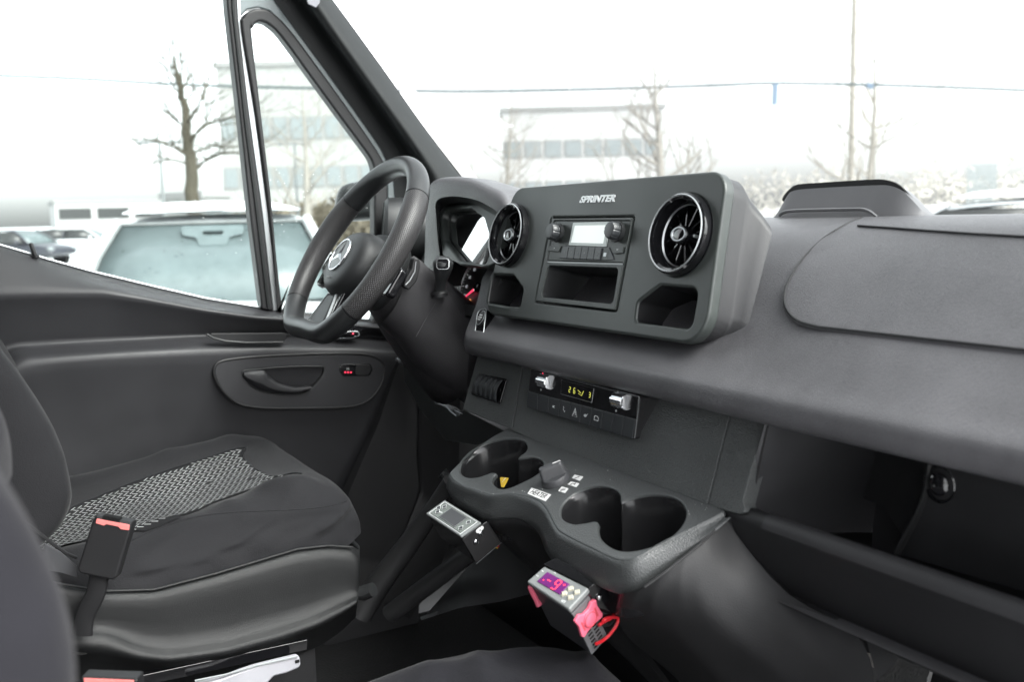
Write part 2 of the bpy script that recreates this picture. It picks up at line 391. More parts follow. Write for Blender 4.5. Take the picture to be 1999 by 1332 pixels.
def onProf(p, off=0, PR=PR):
    r = ray(p); best = None
    for (y0, z0), (y1, z1) in zip(PR, PR[1:]):
        dy, dz = y1-y0, z1-z0; det = r.y*(-dz) + r.z*dy
        if abs(det) < 1e-12: continue
        ay, az = y0-C0.y, z0-C0.z
        k = (ay*(-dz) + az*dy)/det; s = (r.y*az - r.z*ay)/det
        if -1e-6 <= s <= 1+1e-6 and k > 0 and (best is None or k < best[0]): best = (k, V((0, -dz, dy)).normalized())
    if best is None: return onZ(p, 1.607)
    n = best[1]; n = -n if n.dot(r) > 0 else n
    return C0 + r*best[0] + n*off
dash = thing('dashboard', (0, .75, 1.4), 'dark grey grained dashboard running the width of the van under the windshield', 'dashboard')
xs = [-.272, -.270, -.262, -.248, -.20, -.12, 0, .2, .24, .27, .30, .33, .36, .39, .42, .46, .6, .9, 1.0]
def endin(x): return max(0, min(1, (x+.272)/.024))
rows = []
for x in xs:
    e = math.sqrt(max(0, 1-(1-endin(x))**2)); cy, cz = .80, 1.50
    t = max(0, min(1, (x-.235)/.20)); t = t*t*(3-2*t); PX = [(a[0]*(1-t)+b[0]*t, a[1]*(1-t)+b[1]*t) for a, b in zip(PRC, PR)]
    sl = lambda y: -max(0, min(y, .80)-.70)*1.05*max(0, min(1, (-.10-x)/.15))
    rows.append([V((x+sl(y), cy+(y-cy)*(.86+.14*e) if y < .87 else y, cz+(z-cz)*(.9+.1*e) if y < .87 else z)) for y, z in PX])
grid('upper_pad', rows, 'dash_skin', dash, caps=True)
# rear shelf of the dash reaching the windshield on the driver's side
rs = [(1.14, 1.585), (1.0, 1.598), (.92, 1.600), (.88, 1.596), (.865, 1.58), (.86, 1.5), (.86, 1.40)]
grid('rear_shelf', [[V((x, y, z)) for y, z in rs] for x in (-.86, -.6, -.4, -.19)], 'dash_skin', dash, caps=True)
# airbag cover, a raised skin with its own edge
lft = catm([(1686, 427, 0), (1655, 440, 0), (1607, 470, 0), (1566, 512, 0), (1540, 556, 0), (1533, 588, 0), (1541, 612, 0), (1562, 630, 0), (1600, 641, 0)], 6)
def airrow(f, n=46):
    pass
L1 = [(q.x, q.y) for q in lft]
rr = []
NR = 40; lr = resample([(x, y, 0) for x, y in L1], NR)
for q in lr:
    p0 = onProf((q.x, q.y), .0022); x1 = .92; yz = (p0.y, p0.z)
    rr.append([V((p0.x+(x1-p0.x)*t, yz[0], yz[1])) for t in (0, .01, .03, .1, .3, .6, 1)])
cov = grid('airbag_cover', rr, 'dash_skin', dash)
edge = [onProf((q.x, q.y), .0016) for q in lr]; edge = edge + [V((edge[-1].x+(.92-edge[-1].x)*t, edge[-1].y, edge[-1].z)) for t in (.3, .6, 1)]
tube('seam', edge, .0019, 'black', cov, seg=6)
edge2 = [p + V((-.0016, -.0006, -.0016)) for p in edge[6:]]
tube('seam_highlight_lip', edge2, .0009, 'dash_skin', cov, seg=6)  # thin bead shaped to draw the highlight along the seam
ts = [onProf(p, .0035) for p in ((1676, 446), (1720, 449), (1800, 455), (1900, 462), (2040, 470))]
tube('seam', ts, .0012, 'black', cov, seg=6)
# domed storage compartment on the dash top with its bristly black edge
q = [(1515, 424), (1535, 385), (1550, 372), (1600, 367), (1700, 362), (1733, 362), (1760, 372), (1785, 395), (1810, 424)]
Yd = .98
fr = [onY(p, Yd) for p in q]; fr = resample([p for p in catm(fr, 5)], 40)
rows = []
for dy, sz, sx in ((0, 1, 1), (.008, 1.0, .985), (.02, .96, .95), (.035, .6, .9), (.04, .1, .85)):
    cx = (fr[0].x+fr[-1].x)/2
    rows.append([V((cx+(p.x-cx)*sx, p.y+dy, 1.604+(p.z-1.604)*sz)) for p in fr])
face = [[V((p.x, p.y, 1.600+(p.z-1.600)*t)) + V((0, -.018*(1-t), 0)) for p in fr] for t in (0, .25, .3, .6, 1)]
top = grid('top_compartment', face+rows[1:], 'ctrl_grey', dash)
bmx = bmesh.new(); per = [p + V((0, .002, 0)) for p in resample(catm([onY(p, Yd-.001) for p in ((1526, 392), (1530, 383), (1542, 370), (1556, 363), (1600, 360), (1650, 357), (1705, 354), (1730, 356), (1748, 364), (1765, 380), (1780, 402), (1792, 424))], 5), 110)]
cen = V((sum(p.x for p in per)/len(per), Yd, 1.6))
for i, (a, b) in enumerate(zip(per, per[1:])):
    d = (a-cen); d = V((d.x*.4, 0, max(d.z, .02)*1.2)).normalized(); t = (b-a)
    for yy in (0, .004):
        vs = [bmx.verts.new(v+V((0, yy, 0))) for v in (a-d*.0055, b-d*.0055, b+d*.0012, a+t*.5+d*.0030, a+d*.0012)]
        bmx.faces.new(vs)
bmobj('bristle_edge', bmx, 'black', top)
q2 = [onY(p, Yd-.022) for p in ((1522, 421), (1532, 414), (1560, 411), (1650, 409), (1690, 410), (1712, 424))]
tube('ridge', catm(q2, 4), .0022, 'ctrl_grey', top, seg=6)

# ------------------------------------------------------------------ centre panel
PP = Pl((0, .754, 1.590), (1, 0, 0), (0, .238, .971))
cp = thing('center_panel', (0, .754, 1.47), 'upright charcoal centre panel with open pockets and a silver SPRINTER badge', 'dash panel')
OUT = fillet(pxs(PP, [(1003, 367), (1421, 331), (1375, 676), (941, 612)]), [.028, .030, .036, .030], 8)
rad_hole = fillet(pxs(PP, [(1077, 425), (1238, 423), (1203, 608), (1045, 590)]), .003, 3)
vL = PP.px(998.5, 460); vR = PP.px(1332, 459)
def circ(c, r, n=48): return [(c[0]+r*math.cos(2*math.pi*i/n), c[1]+r*math.sin(2*math.pi*i/n)) for i in range(n)]
VR = .0485
pkL = fillet(pxs(PP, [(960, 536), (1002, 538), (1021, 565), (1014, 602), (951, 591)]), [.009, .008, .008, .006, .006], 5)
pkR = fillet(pxs(PP, [(1288, 557), (1363, 563), (1349, 643), (1240, 629), (1245, 590)]), [.010, .012, .010, .007, .007], 5)
plate('face', PP, [OUT, rad_hole, circ(vL, VR), circ(vR, VR), pkL, pkR], -.016, 0, 'panel', cp, bevel=.0035, bres=3)
# lower chin of the panel, slightly proud, and the creases beside the radio
chin = fillet(pxs(PP, [(950, 603), (1045, 606), (1190, 628), (1366, 655), (1362, 668), (945, 606)]), .004, 3)
for nm, ps, rr_ in (('crease', [(1064, 392), (1075, 412), (1077, 440), (1060, 520), (1046, 588)], .0018), ('crease', [(1293, 368), (1262, 398), (1246, 415), (1241, 440), (1225, 530), (1206, 610)], .002), ('crease', [(955, 601), (1040, 604), (1200, 622), (1240, 634), (1300, 641), (1352, 650)], .0018)):
    tube(nm, catm([PP.W(*PP.px(x, y), -.0008) for x, y in ps], 5), rr_, 'panel', cp, seg=10, flat=(PP.n, .45))
# housing behind the panel blending into the dash
n = len(OUT); back = []
for a, b in OUT:
    x = a*1.06; zz = PP.W(a, b, 0); t = (zz.z-1.467)/(1.66-1.467)
    zz = 1.462 + t*(1.604-1.462); back.append(V((x, .765 + t*.065, zz)))
r0 = [PP.W(a*.985, b*.975, -.014) for a, b in OUT]; r1 = [PP.W(a*.992, b*.97, -.035) for a, b in OUT]
r1b = [p.lerp(q, .35) for p, q in zip(r1, back)]
grid('housing', [r0, r1, [p.lerp(q, .3)+V((-.003*(1 if p.x > 0 else -1), 0, 0)) for p, q in zip(r1, back)], [p.lerp(q, .62)+V((-.001*(1 if p.x > 0 else -1), 0, 0)) for p, q in zip(r1, back)], [p.lerp(q, .9) for p, q in zip(r1, back)], back], 'dash_grain', cp, closed_u=True)
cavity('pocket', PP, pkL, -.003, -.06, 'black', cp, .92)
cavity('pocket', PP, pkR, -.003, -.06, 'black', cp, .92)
# badge
ba = PP.px(1127, 394); bb = PP.px(1206, 387)
text('badge', PP, (ba[0]+bb[0])/2, PP.px(1166, 389)[1], .0006, 'SPRINTER', .0125, 'chrome_lit', cp, sx=1.48, shear=.30, rot=R(0), ext=.0006, off=.00045)
# vents
def vent(c, label):
    t = thing('air_vent', PP.W(*c), label, 'air vent', 'round gloss black air vents of the centre panel')
    lathe('bezel', PP, c, [(VR, -.012), (VR+.001, .004), (VR, .010), (VR-.0035, .0125), (VR-.007, .010), (VR-.0085, .004), (VR-.010, -.002), (VR-.0105, -.012)], 'gloss', t, 64)
    lathe('trim_ring', PP, c, [(VR-.0018, .0122), (VR-.0028, .0134), (VR-.0040, .0122)], 'silver', t, 64)
    lathe('inner_ring', PP, c, [(VR-.0100, -.003), (VR-.0112, -.0012), (VR-.0124, -.003)], 'dullmetal', t, 64)
    lathe('duct', PP, c, [(VR-.0105, -.004), (VR-.012, -.03), (VR-.030, -.04), (0, -.04)], 'gloss', t, 48)
    for k in range(12):
        a = 2*math.pi*k/12+.2; r0_, r1_ = .011, VR-.0125; bm = bmesh.new(); ca, sa = math.cos(a), math.sin(a)
        vs = []
        for r_, hh, wd in ((r0_, -.004, .0010), (r1_, -.006, .0012)):
            for s_ in (-1, 1):
                for dh in (0, -.016):
                    tw = .0045 if dh else 0
                    vs.append(bm.verts.new(PP.W(c[0]+r_*ca-sa*(s_*wd+tw), c[1]+r_*sa+ca*(s_*wd+tw), hh+dh)))
        for f in ((0, 1, 3, 2), (4, 6, 7, 5), (0, 4, 5, 1), (2, 3, 7, 6), (0, 2, 6, 4), (1, 5, 7, 3)): bm.faces.new([vs[i] for i in f])
        bmobj('blade', bm, 'gloss', t, ang=.5, bev=.0004)
    kn = lathe('knob', PP, c, [(.015, -.02), (.0165, -.002), (.0150, .004), (.009, .0058), (0, .006)], 'gloss', t, 32, sx=1.0, sy=.72)
    lathe('knob_ring', PP, c, [(.0142, .0035), (.0130, .0068), (.0108, .0068), (.0100, .0052)], 'dullmetal', kn, 32, sx=1.0, sy=.66)
    lathe('knob_tab', PP, (c[0]+.023, c[1]-.001), [(.0022, -.006), (.0022, .001), (.0012, .0025), (0, .0027)], 'silver', kn, 12)
vent(vL, 'round gloss black vent at the steering wheel end of the centre panel')
vent(vR, 'round gloss black vent at the passenger end of the centre panel')

# ------------------------------------------------------------------ radio and pocket
rd = thing('radio', PP.W(*PP.px(1150, 510)), 'grey radio with white screen, two ribbed knobs and keys over an open slot', 'radio')
fr_o = fillet(pxs(PP, [(1079, 427), (1236, 425), (1201, 606), (1048, 588)]), .002, 3)
rfo = fillet(pxs(PP, [(1083, 431), (1233, 431), (1219, 513), (1070, 509)]), .003, 3)
pko = fillet(pxs(PP, [(1072, 519), (1209, 524), (1198, 594), (1056, 580)]), .007, 5)
plate('frame', PP, [fr_o, rfo, pko], -.012, .0015, 'panel', rd, bevel=.0012)
plate('gap', PP, [fillet(pxs(PP, [(1069, 510.5), (1219, 515), (1218, 518.5), (1068.5, 513.5)]), .0003, 2)], .0005, .002, 'gloss', rd, bevel=.0002)
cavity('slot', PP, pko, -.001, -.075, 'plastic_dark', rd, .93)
rf = plate('fascia', PP, [rfo], -.012, .0005, 'panel', rd, bevel=.0012)
RP = PP.up(.0008)
scr = plate('screen_surround', RP, [fillet(pxs(RP, [(1120, 435), (1192, 433), (1184, 482), (1111, 479)]), .001, 2)], -.001, .0012, 'screen_frame', rd, bevel=.0004)
plate('screen', RP, [pxs(RP, [(1124, 441), (1186, 440), (1179, 476), (1116, 474)])], .0008, .0016, 'screen_white', scr, bevel=.0001)
for x, y in ((1090.5, 455), (1208, 453)):
    c = RP.px(x+3, y+1); kb = lathe('knob', RP, c, [(.0105, 0), (.0105, .003), (.0135, .0035), (.0135, .008), (.0115, .0085)], 'plastic_dark', rd, 36)
    bm = bmesh.new(); rings = []
    for r_, h_ in ((.0118, .008), (.0115, .016), (.0102, .0185), (.0082, .0190)):
        rings.append([bm.verts.new(RP.W(c[0]+rr2*math.cos(tt), c[1]+rr2*math.sin(tt), h_)) for tt, rr2 in ((2*math.pi*i/48, r_*(1-.07*(1 if i % 6 == 0 else 0))) for i in range(48))])
    for A, B in zip(rings, rings[1:]):
        for i in range(48): bm.faces.new((A[i], A[(i+1) % 48], B[(i+1) % 48], B[i]))
    bm.faces.new(rings[-1]); bmobj('grip', bm, 'button', kb, ang=.5)
for nm, ps, tx in (('key', [(1075.5, 479), (1097, 480), (1093, 492), (1073, 491)], '\u2022'), ('key', [(1195, 481), (1220, 482), (1217, 495), (1199, 496)], '=')):
    kq = plate(nm, RP, [fillet(pxs(RP, ps), .0015, 3)], 0, .0022, 'panel', rd, bevel=.0006)
    cx, cy = RP.px(sum(p[0] for p in ps)/4, sum(p[1] for p in ps)/4); text('mark', RP, cx, cy, .0024, tx, .006, 'print', kq)
x0, x1 = 1098, 1191
for k in range(7):
    xa = 1100+k*12.9; xb = xa+12.0; ya = 481.5+k*.55
    ps = [(xa+1.2, ya), (xb+1.2, ya+.5), (xb-3, ya+24), (xa-3, ya+23.2)]
    kq = plate('key', RP, [fillet(pxs(RP, ps), .0006, 2)], 0, .0028 if k < 6 else .001, 'button' if k < 6 else 'panel', rd, bevel=.0005)
    cx, cy = RP.px((xa+xb)/2-1, ya+12)
    if k < 6: text('mark', RP, cx, cy, .003, '123456'[k], .004, 'print_dim', kq)
    else: box('usb_port', RP, cx-.003, cy-.003, cx+.003, cy+.002, 0, .0016, 'silver', kq, .0003)
plate('key_surround', RP, [fillet(pxs(RP, [(1100, 479.5), (1190, 483), (1196, 497), (1200, 507), (1190, 508), (1092, 504.5)]), .001, 2)], -.0005, .0008, 'button', rd, bevel=.0004)
text('mark', RP, *RP.px(1090, 472), .001, '\u25b2', .003, 'print_dim', rf); text('mark', RP, *RP.px(1196, 472), .001, 'MENU', .003, 'print_dim', rf)

# ------------------------------------------------------------------ lower fascia
FP = Pl((0, .730, 1.392), (1, 0, 0), (0, .030, .09))
fas = thing('lower_fascia', FP.W(0, -.05), 'leather grained lower dash panel carrying the heater controls, between knee panel and storage bin', 'dash panel')
sL = [(1023, 700), (1012, 775), (999, 838)]; sR = [(1428, 800), (1405, 900), (1382, 985)]
def fpoly(ps, r=.002): return fillet(pxs(FP, ps), r, 3)
plate('left_skin', FP, [fpoly([(933, 690), (1024, 690), (998, 838.5), (903, 800)])], -.02, 0, 'fascia_skin', fas, bevel=.0015)
plate('middle_skin', FP, [fpoly([(1026, 690), (1432, 780), (1379, 988), (1330, 985), (1000, 842)])], -.02, 0, 'fascia_skin', fas, bevel=.0015)
a_, b_ = FP.px(1471, 905); tr_ = FP.px(1455, 985); 
plate('right_skin', FP, [fpoly([(1434, 780), (1505, 795), (1470, 905), (1450, 980), (1456, 1000), (1440, 1004), (1381, 989)], .003)], -.02, 0, 'fascia_skin', fas, bevel=.0015)
# switch bank
bk = fpoly([(938, 729), (992, 741), (978, 790), (922, 771)], .003)
sb = thing('switch_bank', FP.W(*FP.px(957, 760)), 'row of five ribbed black blank switches left of the heater controls', 'switches')
plate('surround', FP, [bk], .0, .003, 'gloss', sb, bevel=.001)
for k in range(5):
    t0, t1 = .06+k*.178, .06+(k+1)*.178-.012
    tl = V((938, 731)).lerp(V((990, 743)), t0); trr = V((938, 731)).lerp(V((990, 743)), t1); bl = V((924, 769)).lerp(V((977, 787)), t0); br = V((924, 769)).lerp(V((977, 787)), t1)
    pa = [FP.px(*p) for p in (tl, trr, br, bl)]
    rws = [[FP.W(*(V(pa[0]).lerp(V(pa[3]), t)), .003+.007*math.sin(math.pi*(.08+.84*t))), FP.W(*(V(pa[1]).lerp(V(pa[2]), t)), .003+.007*math.sin(math.pi*(.08+.84*t)))] for t in [i/8 for i in range(9)]]
    rws = [[r_[0], r_[1]] for r_ in rws]
    grid('switch', rws, 'button', sb, solid=.001)
# heater control unit
CP = Pl((0.02, .712, 1.392), (1, 0, 0), (0, .012, .1))
cl = thing('climate_control', CP.W(0, -.03), 'gloss black heater control strip with chrome rockers, yellow digits 26 and a key row', 'control panel')
cb = [(1036, 719), (1249, 774), (1238, 859), (1030, 796)]
o_ = pxs(CP, cb); of = fillet(o_, [.004, .004, .005, .005], 4)
rws = []
nrm = CP.n
for h, s, dx in ((0, .985, 0), (-.002, 1, 0), (-.01, 1.0, 0), (-.022, 1.02, .018), (-.045, 1.03, .052)):
    cx = sum(p[0] for p in of)/len(of); cy = sum(p[1] for p in of)/len(of)
    rws.append([CP.W(cx+(a-cx)*s+(dx if a > cx else 0), cy+(b-cy)*s-(.004 if h < -.02 and b < cy else 0), h) for a, b in of])
grid('housing', rws, 'door_dark', cl, closed_u=True, caps=True, wn=True)
gp = plate('glass_strip', CP, [fillet(pxs(CP, [(1037, 721), (1247, 775.5), (1243, 818), (1033, 763)]), .002, 3)], -.001, .001, 'gloss', cl, bevel=.0005)
tube('trim_line', [CP.W(*CP.px(x, y), .001) for x, y in ((1036, 719.5), (1080, 730.5), (1160, 751), (1249, 774.5), (1247, 800), (1240, 856))], .0006, 'dullmetal', cl, seg=6)
def CW(x, y, h=0): return CP.px(x, y, h)
for x, y in ((1060, 745), (1207, 783)):
    cx, cy = CP.px(x, y, .006); hw = .0125; hh = .0098; lp_r = []
    for k in range(24):
        an = math.pi*k/23; rr_k = hh*(1-.10*(1 if k in (7, 8, 15, 16) else 0)); lp_r.append((rr_k*math.cos(an), .001+.0105*math.sin(an)*(1-.12*(1 if k in (7, 8, 15, 16) else 0))))
    rws = [[CP.W(cx+hw*t*(.93 if abs(t) == 1 else 1), cy+b, h*(.9 if abs(t) == 1 else 1)) for b, h in lp_r] for t in (-1, -.9, .9, 1)]
    grid('rocker', rws, 'chrome', cl, closed_u=True, caps=True, ang=.5)
dsp = plate('display', CP, [fillet(pxs(CP, [(1098, 742), (1162, 759), (1157, 787), (1096, 769)]), .001, 2)], .0008, .0013, 'gloss', cl, bevel=.0002)
tube('outline', [CP.W(*CW(x, y), .0014) for x, y in ((1098, 742), (1161, 758.5), (1157, 786.5), (1096.5, 769.5))], .0003, 'dullmetal', dsp, seg=5, closed=True)
for k, ch in enumerate('26'): seg7('temperature_digit', CP, CW(1114+k*9, 761+k*2.2)[0], CW(1114+k*9, 761+k*2.2)[1], .0016, ch, .0068, 'lcd_yellow', dsp, rot=-.02, w=.0009)
seg7('fan_digit', CP, *CW(1153, 771.5), .0016, '3', .0062, 'lcd_yellow', dsp, w=.0009)
tube('airflow_mark', [CP.W(*CW(x, y), .0016) for x, y in ((1130, 762), (1136, 768), (1131, 768.5), (1137, 773), (1141, 764))], .0003, 'lcd_yellow', dsp, seg=5)
for x, y, s_, m_ in ((1061, 729.5, '\u25b2', 'led_red'), (1057.5, 762, '\u25bc', 'print'), (1208, 764.5, '\u25a0', 'print'), (1204, 803, '\u25a0', 'print')):
    text('mark', CP, *CW(x, y), .0013, s_, .0032, m_, cl)
ra, rb, rc_, rd_ = V((1033, 765)), V((1244, 820)), V((1237, 857)), V((1031, 795))
N_ = 10
marks = {3: 'AC', 4: '', 5: '', 6: '', 7: ''}
for k in range(N_):
    t0, t1 = k/N_, (k+1)/N_-.006
    q4 = [ra.lerp(rb, t0), ra.lerp(rb, t1), rd_.lerp(rc_, t1), rd_.lerp(rc_, t0)]
    key = plate('key', CP, [fillet(pxs(CP, q4), [.0004, .0004, .0015, .0015], 2)], -.002, .0022, 'button', cl, bevel=.0006)
    c = sum(q4, V((0, 0)))/4; cx, cy = CW(c.x, c.y)
    if k == 2: text('mark', CP, cx, cy, .0024, 'AC', .0046, 'print', key)
    if k == 3:
        tube('mark', [CP.W(cx+a, cy+b, .0024) for a, b in ((-.003, .004), (-.001, .002), (-.003, .001), (-.001, -.001), (.001, -.003), (.002, -.001))], .0003, 'print', key, seg=5)
    if k == 4:
        for s2, rr3 in ((1, .0005), (.45, .0004)): tube('hazard_triangle', [CP.W(cx+a*s2, cy-.001+b*s2, .0024) for a, b in ((-.0055, -.004), (.0055, -.004), (0, .0068))], rr3, 'print', key, seg=5, closed=True)
    if k == 5:
        lathe('mark', CP, (cx-.001, cy), [(.003, .0022), (.003, .0026), (0, .0026)], 'print', key, 14, sy=.6); tube('mark', [CP.W(cx+.001, cy+.001, .0024), CP.W(cx+.005, cy+.003, .0024)], .0004, 'print', key, seg=5)
    if k == 6:
        tube('mark', [CP.W(cx+a*1.1, cy+b*1.1, .0024) for a, b in ((-.004, -.002), (.004, -.002), (.004, .0015), (.0015, .003), (-.003, .003), (-.004, .001))], .00045, 'print', key, seg=5, closed=True)
# start button on the pad
def frameProf(p, off=0):
    o = onProf(p, off); o2 = onProf((p[0], p[1]-6), off); v = o2-o; v.x = 0; return Pl(o, (1, 0, 0), v)
SP = Pl(onProf((941, 640), .003, PRC), (1, 0, 0), (0, .5, .87))
st = thing('start_button', SP.o, 'oval engine start button in a pale outlined surround beside the steering column', 'button')
ov = fillet(pxs(SP, [(934, 606), (951, 603), (944, 662), (927, 664)]), .0075, 6); c_b = SP.px(941.5, 622)
plate('surround', SP, [ov], -.03, .0012, 'gloss', st, bevel=.0006)
tube('outline', [SP.W(a, b, .0014) for a, b in ov], .0008, 'silver', st, seg=6, closed=True)
bt = lathe('button', SP, c_b, [(.0088, 0), (.0088, .003), (.0075, .0042), (0, .0044)], 'plastic_dark', st, 32, sy=1.35)
tube('button_ring', [SP.W(c_b[0]+.0088*math.cos(a), c_b[1]+.0119*math.sin(a), .003) for a in [i*math.pi/16 for i in range(32)]], .0006, 'silver', bt, seg=6, closed=True)
for k, s_ in enumerate(('START', 'ENGINE', 'STOP')): text('mark', SP, c_b[0], c_b[1]+.0038-.0038*k, .0046, s_, .0032, 'print', bt)
# ------------------------------------------------------------------ storage bin
sbn = thing('storage_bin', (.65, .75, 1.3), 'open dark storage bin with a rounded front wall under the passenger side of the dash', 'storage bin')
fl = [(1.0, 1.205), (.90, 1.200), (.80, 1.198), (.735, 1.200), (.702, 1.218), (.684, 1.255), (.676, 1.290), (.673, 1.303), (.676, 1.312), (.683, 1.316), (.690, 1.315), (.696, 1.310), (.705, 1.28), (.72, 1.24), (.75, 1.22), (.90, 1.22)]
fl = [(q.x+.028, q.y-.009) for q in catm([(a, b, 0) for a, b in fl], 3)]
grid('front_wall', [[V((x, y, z)) for y, z in fl] for x in (.24, .33, .37, .40, .45, .6, .8, 1.02)], 'door_dark', sbn)
grid('rim', [[V((x, y-.0008, z+.0008)) for y, z in fl[21:31]] for x in (.385, .6, .8, 1.02)], 'dash_grain', sbn)  # paler strip over the wall's top edge, standing for its highlight
grid('back_wall', [[V((x, .90, z)) for z in (1.2, 1.3, 1.41)] for x in (.36, .6, 1.02)], 'bin', sbn)
grid('floor', [[V((x, y, 1.225)) for y in (.70, .8, .905)] for x in (.36, .6, 1.02)], 'bin', sbn)
wl = [[onY(p, .72) for p in ((1503, 790), (1488, 845), (1470, 910), (1452, 985), (1445, 1040))], [onY(p, .725) for p in ((1512, 790), (1499, 848), (1484, 915), (1470, 983), (1462, 1045))]]
grid('side_trim', [wl[0], wl[1], [p+V((-.002, .02, -.002)) for p in wl[1]], [p+V((.02, .20, -.03)) for p in wl[1]]], 'bin', sbn)
tube('trim_edge', [p+V((0, -.002, 0)) for p in wl[1]], .0012, 'console', sbn, seg=8)
# curved inner divider with its rim and round latch
dv_ = catm([onY(p, .76) for p in ((1808, 905), (1805, 935), (1796, 975), (1775, 1025), (1745, 1080))], 5)
grid('divider', [[p for p in dv_], [p+V((.0035, -.002, 0)) for p in dv_], [p+V((.006, .004, 0)) for p in dv_], [p+V((.01, .14, 0)) for p in dv_]], 'door_dark', sbn)
grid('divider', [[p+V((.006, .002, 0)) for p in dv_], [V((1.02, .80, p.z)) for p in dv_]], 'black', sbn)
grid('curved_wall', [[p+V((0, .001, 0)) for p in dv_], [p+V((-.03, .05, 0)) for p in dv_], [p+V((-.10, .11, 0)) for p in dv_], [p+V((-.22, .14, 0)) for p in dv_]], 'bin', sbn)
LP = Pl(onY((1838, 945), .765), (1, .15, 0), (0, 0, 1))
lathe('latch', LP, (0, 0), [(.016, -.004), (.016, .002), (.0135, .004), (.012, .001), (.009, 0), (.009, .006), (.006, .008), (0, .0085)], 'gloss', sbn, 32, sy=1.15)
# ================================================================== DRIVER'S DOOR AND FRAME
door = thing('driver_door', (-.84, .3, 1.1), 'dark grey driver door trim with sloping window sill, armrest ledge and oval handle bezel', 'door')
def XD(x): return (lambda p: onX(p, x))
rowsD = [
 ([(-120, 452), (0, 478), (97, 508), (180, 531), (300, 560), (400, 583), (500, 600), (560, 606), (660, 616), (820, 636)], XD(-.872)),
 ([(-120, 455), (0, 482), (97, 513), (180, 536), (300, 565), (400, 588), (500, 605), (560, 611), (660, 621), (820, 640)], XD(-.862)),
 ([(-120, 463), (0, 492), (97, 522), (180, 545), (300, 572), (400, 594), (500, 609), (560, 614), (660, 624), (820, 642)], XD(-.850)),
 ([(-120, 520), (0, 535), (100, 545), (200, 554), (300, 578), (400, 599), (500, 613), (560, 617), (660, 627), (820, 644)], XD(-.822)),
 ([(-120, 578), (0, 575), (100, 572), (200, 570), (285, 583), (400, 604), (500, 618), (560, 622), (660, 631), (820, 646)], XD(-.800)),
 ([(-120, 584), (0, 581), (100, 578), (200, 577), (285, 590), (400, 611), (500, 625), (560, 629), (660, 637), (820, 650)], XD(-.806)),
 ([(-120, 635), (0, 630), (100, 624), (200, 622), (285, 626), (400, 633), (500, 638), (560, 640), (660, 645), (820, 655)], XD(-.822)),
 ([(-120, 700), (0, 683), (30, 672), (100, 668), (200, 662), (300, 657), (400, 652), (560, 650), (700, 652), (820, 662)], XD(-.835)),
 ([(-120, 705), (0, 690), (30, 677), (100, 672), (200, 666), (300, 661), (400, 656), (560, 654), (700, 656), (820, 667)], XD(-.842)),
 ([(-120, 725), (0, 712), (30, 690), (100, 686), (200, 680), (300, 675), (400, 670), (560, 668), (700, 670), (820, 680)], XD(-.800)),
 ([(-120, 745), (0, 735), (40, 702), (100, 697), (200, 690), (300, 684), (400, 680), (560, 678), (700, 680), (820, 692)], XD(-.778)),
 ([(-120, 765), (0, 750), (44, 716), (100, 707), (200, 699), (300, 694), (400, 690), (560, 687), (700, 688), (820, 700)], XD(-.774)),
 ([(-120, 800), (0, 790), (52, 760), (120, 745), (200, 740), (300, 735), (400, 732), (560, 730), (700, 730), (820, 735)], XD(-.785)),
 ([(-120, 860), (0, 850), (60, 830), (120, 822), (200, 818), (300, 815), (400, 815), (560, 815), (700, 815), (820, 815)], XD(-.800)),
 ([(-120, 960), (0, 950), (60, 940), (120, 930), (200, 925), (300, 920), (400, 920), (560, 920), (700, 920), (820, 920)], XD(-.812)),
 ([(-120, 1260), (0, 1260), (60, 1260), (120, 1260), (200, 1260), (300, 1260), (400, 1260), (560, 1260), (700, 1260), (820, 1260)], XD(-.815)),
]
pxgrid('trim_panel', rowsD, 'door', 60, door, sub=1, ang=None)
# bright sill lip along the glass
sill = [(-80, 457), (0, 478), (45, 491), (97, 507), (180, 530), (300, 559), (400, 582), (508, 600)]
tube('window_sill', [onX(p, -.868) for p in sill], .0022, 'silver', door, seg=8)
# lock pin
lk = lathe('lock_pin', Pl(onX((70, 503), -.862), (1, 0, 0), (0, 1, .25)), (0, 0), [(.0065, 0), (.0065, .003), (.0042, .004), (.0040, .024), (.003, .027), (0, .0275)], 'black', door, 16)
DP = Pl((-.780, .45, 1.3), (0, 1, 0), (0, 0, 1))
# armrest grip recess
gr = pxs(DP, [(400, 651), (556, 650), (560, 660), (550, 668), (470, 669), (425, 664)]); grf = fillet(gr, [.012, .004, .004, .004, .02, .02], 5)
g = plate('grip_recess', DP, [grf], -.006, .0025, 'black', door, bevel=.001)
tube('grip_lip', [DP.W(a, b, .003) for a, b in pxs(DP, [(402, 652), (416, 660), (440, 666), (480, 669), (552, 668)])], .0022, 'plastic_dark', g, seg=8)
# handle bezel
bz = catm([(419, 716, 0), (440, 703, 0), (520, 695, 0), (640, 690, 0), (712, 692, 0), (742, 704, 0), (749, 722, 0), (744, 748, 0), (728, 772, 0), (706, 788, 0), (670, 795, 0), (580, 797, 0), (510, 796, 0), (465, 788, 0), (436, 765, 0), (420, 738, 0)], 5, True)
hp = pxs(DP, [(q.x, q.y) for q in bz])
opn = catm([(472, 726, 0), (500, 721, 0), (560, 716, 0), (622, 715, 0), (632, 720, 0), (628, 735, 0), (612, 755, 0), (596, 767, 0), (570, 771, 0), (530, 768, 0), (500, 760, 0), (483, 746, 0)], 5, True)
ho = pxs(DP, [(q.x, q.y) for q in opn])
bzl = plate('handle_bezel', DP, [hp, ho], -.012, .004, 'door', door, bevel=.003, bres=3)
tube('bezel_groove', [DP.W(a, b, .0028) for a, b in hp], .0030, 'door_dark', bzl, seg=8, closed=True)
cavity('recess', DP, ho, .002, -.04, 'door_dark', bzl, .85)
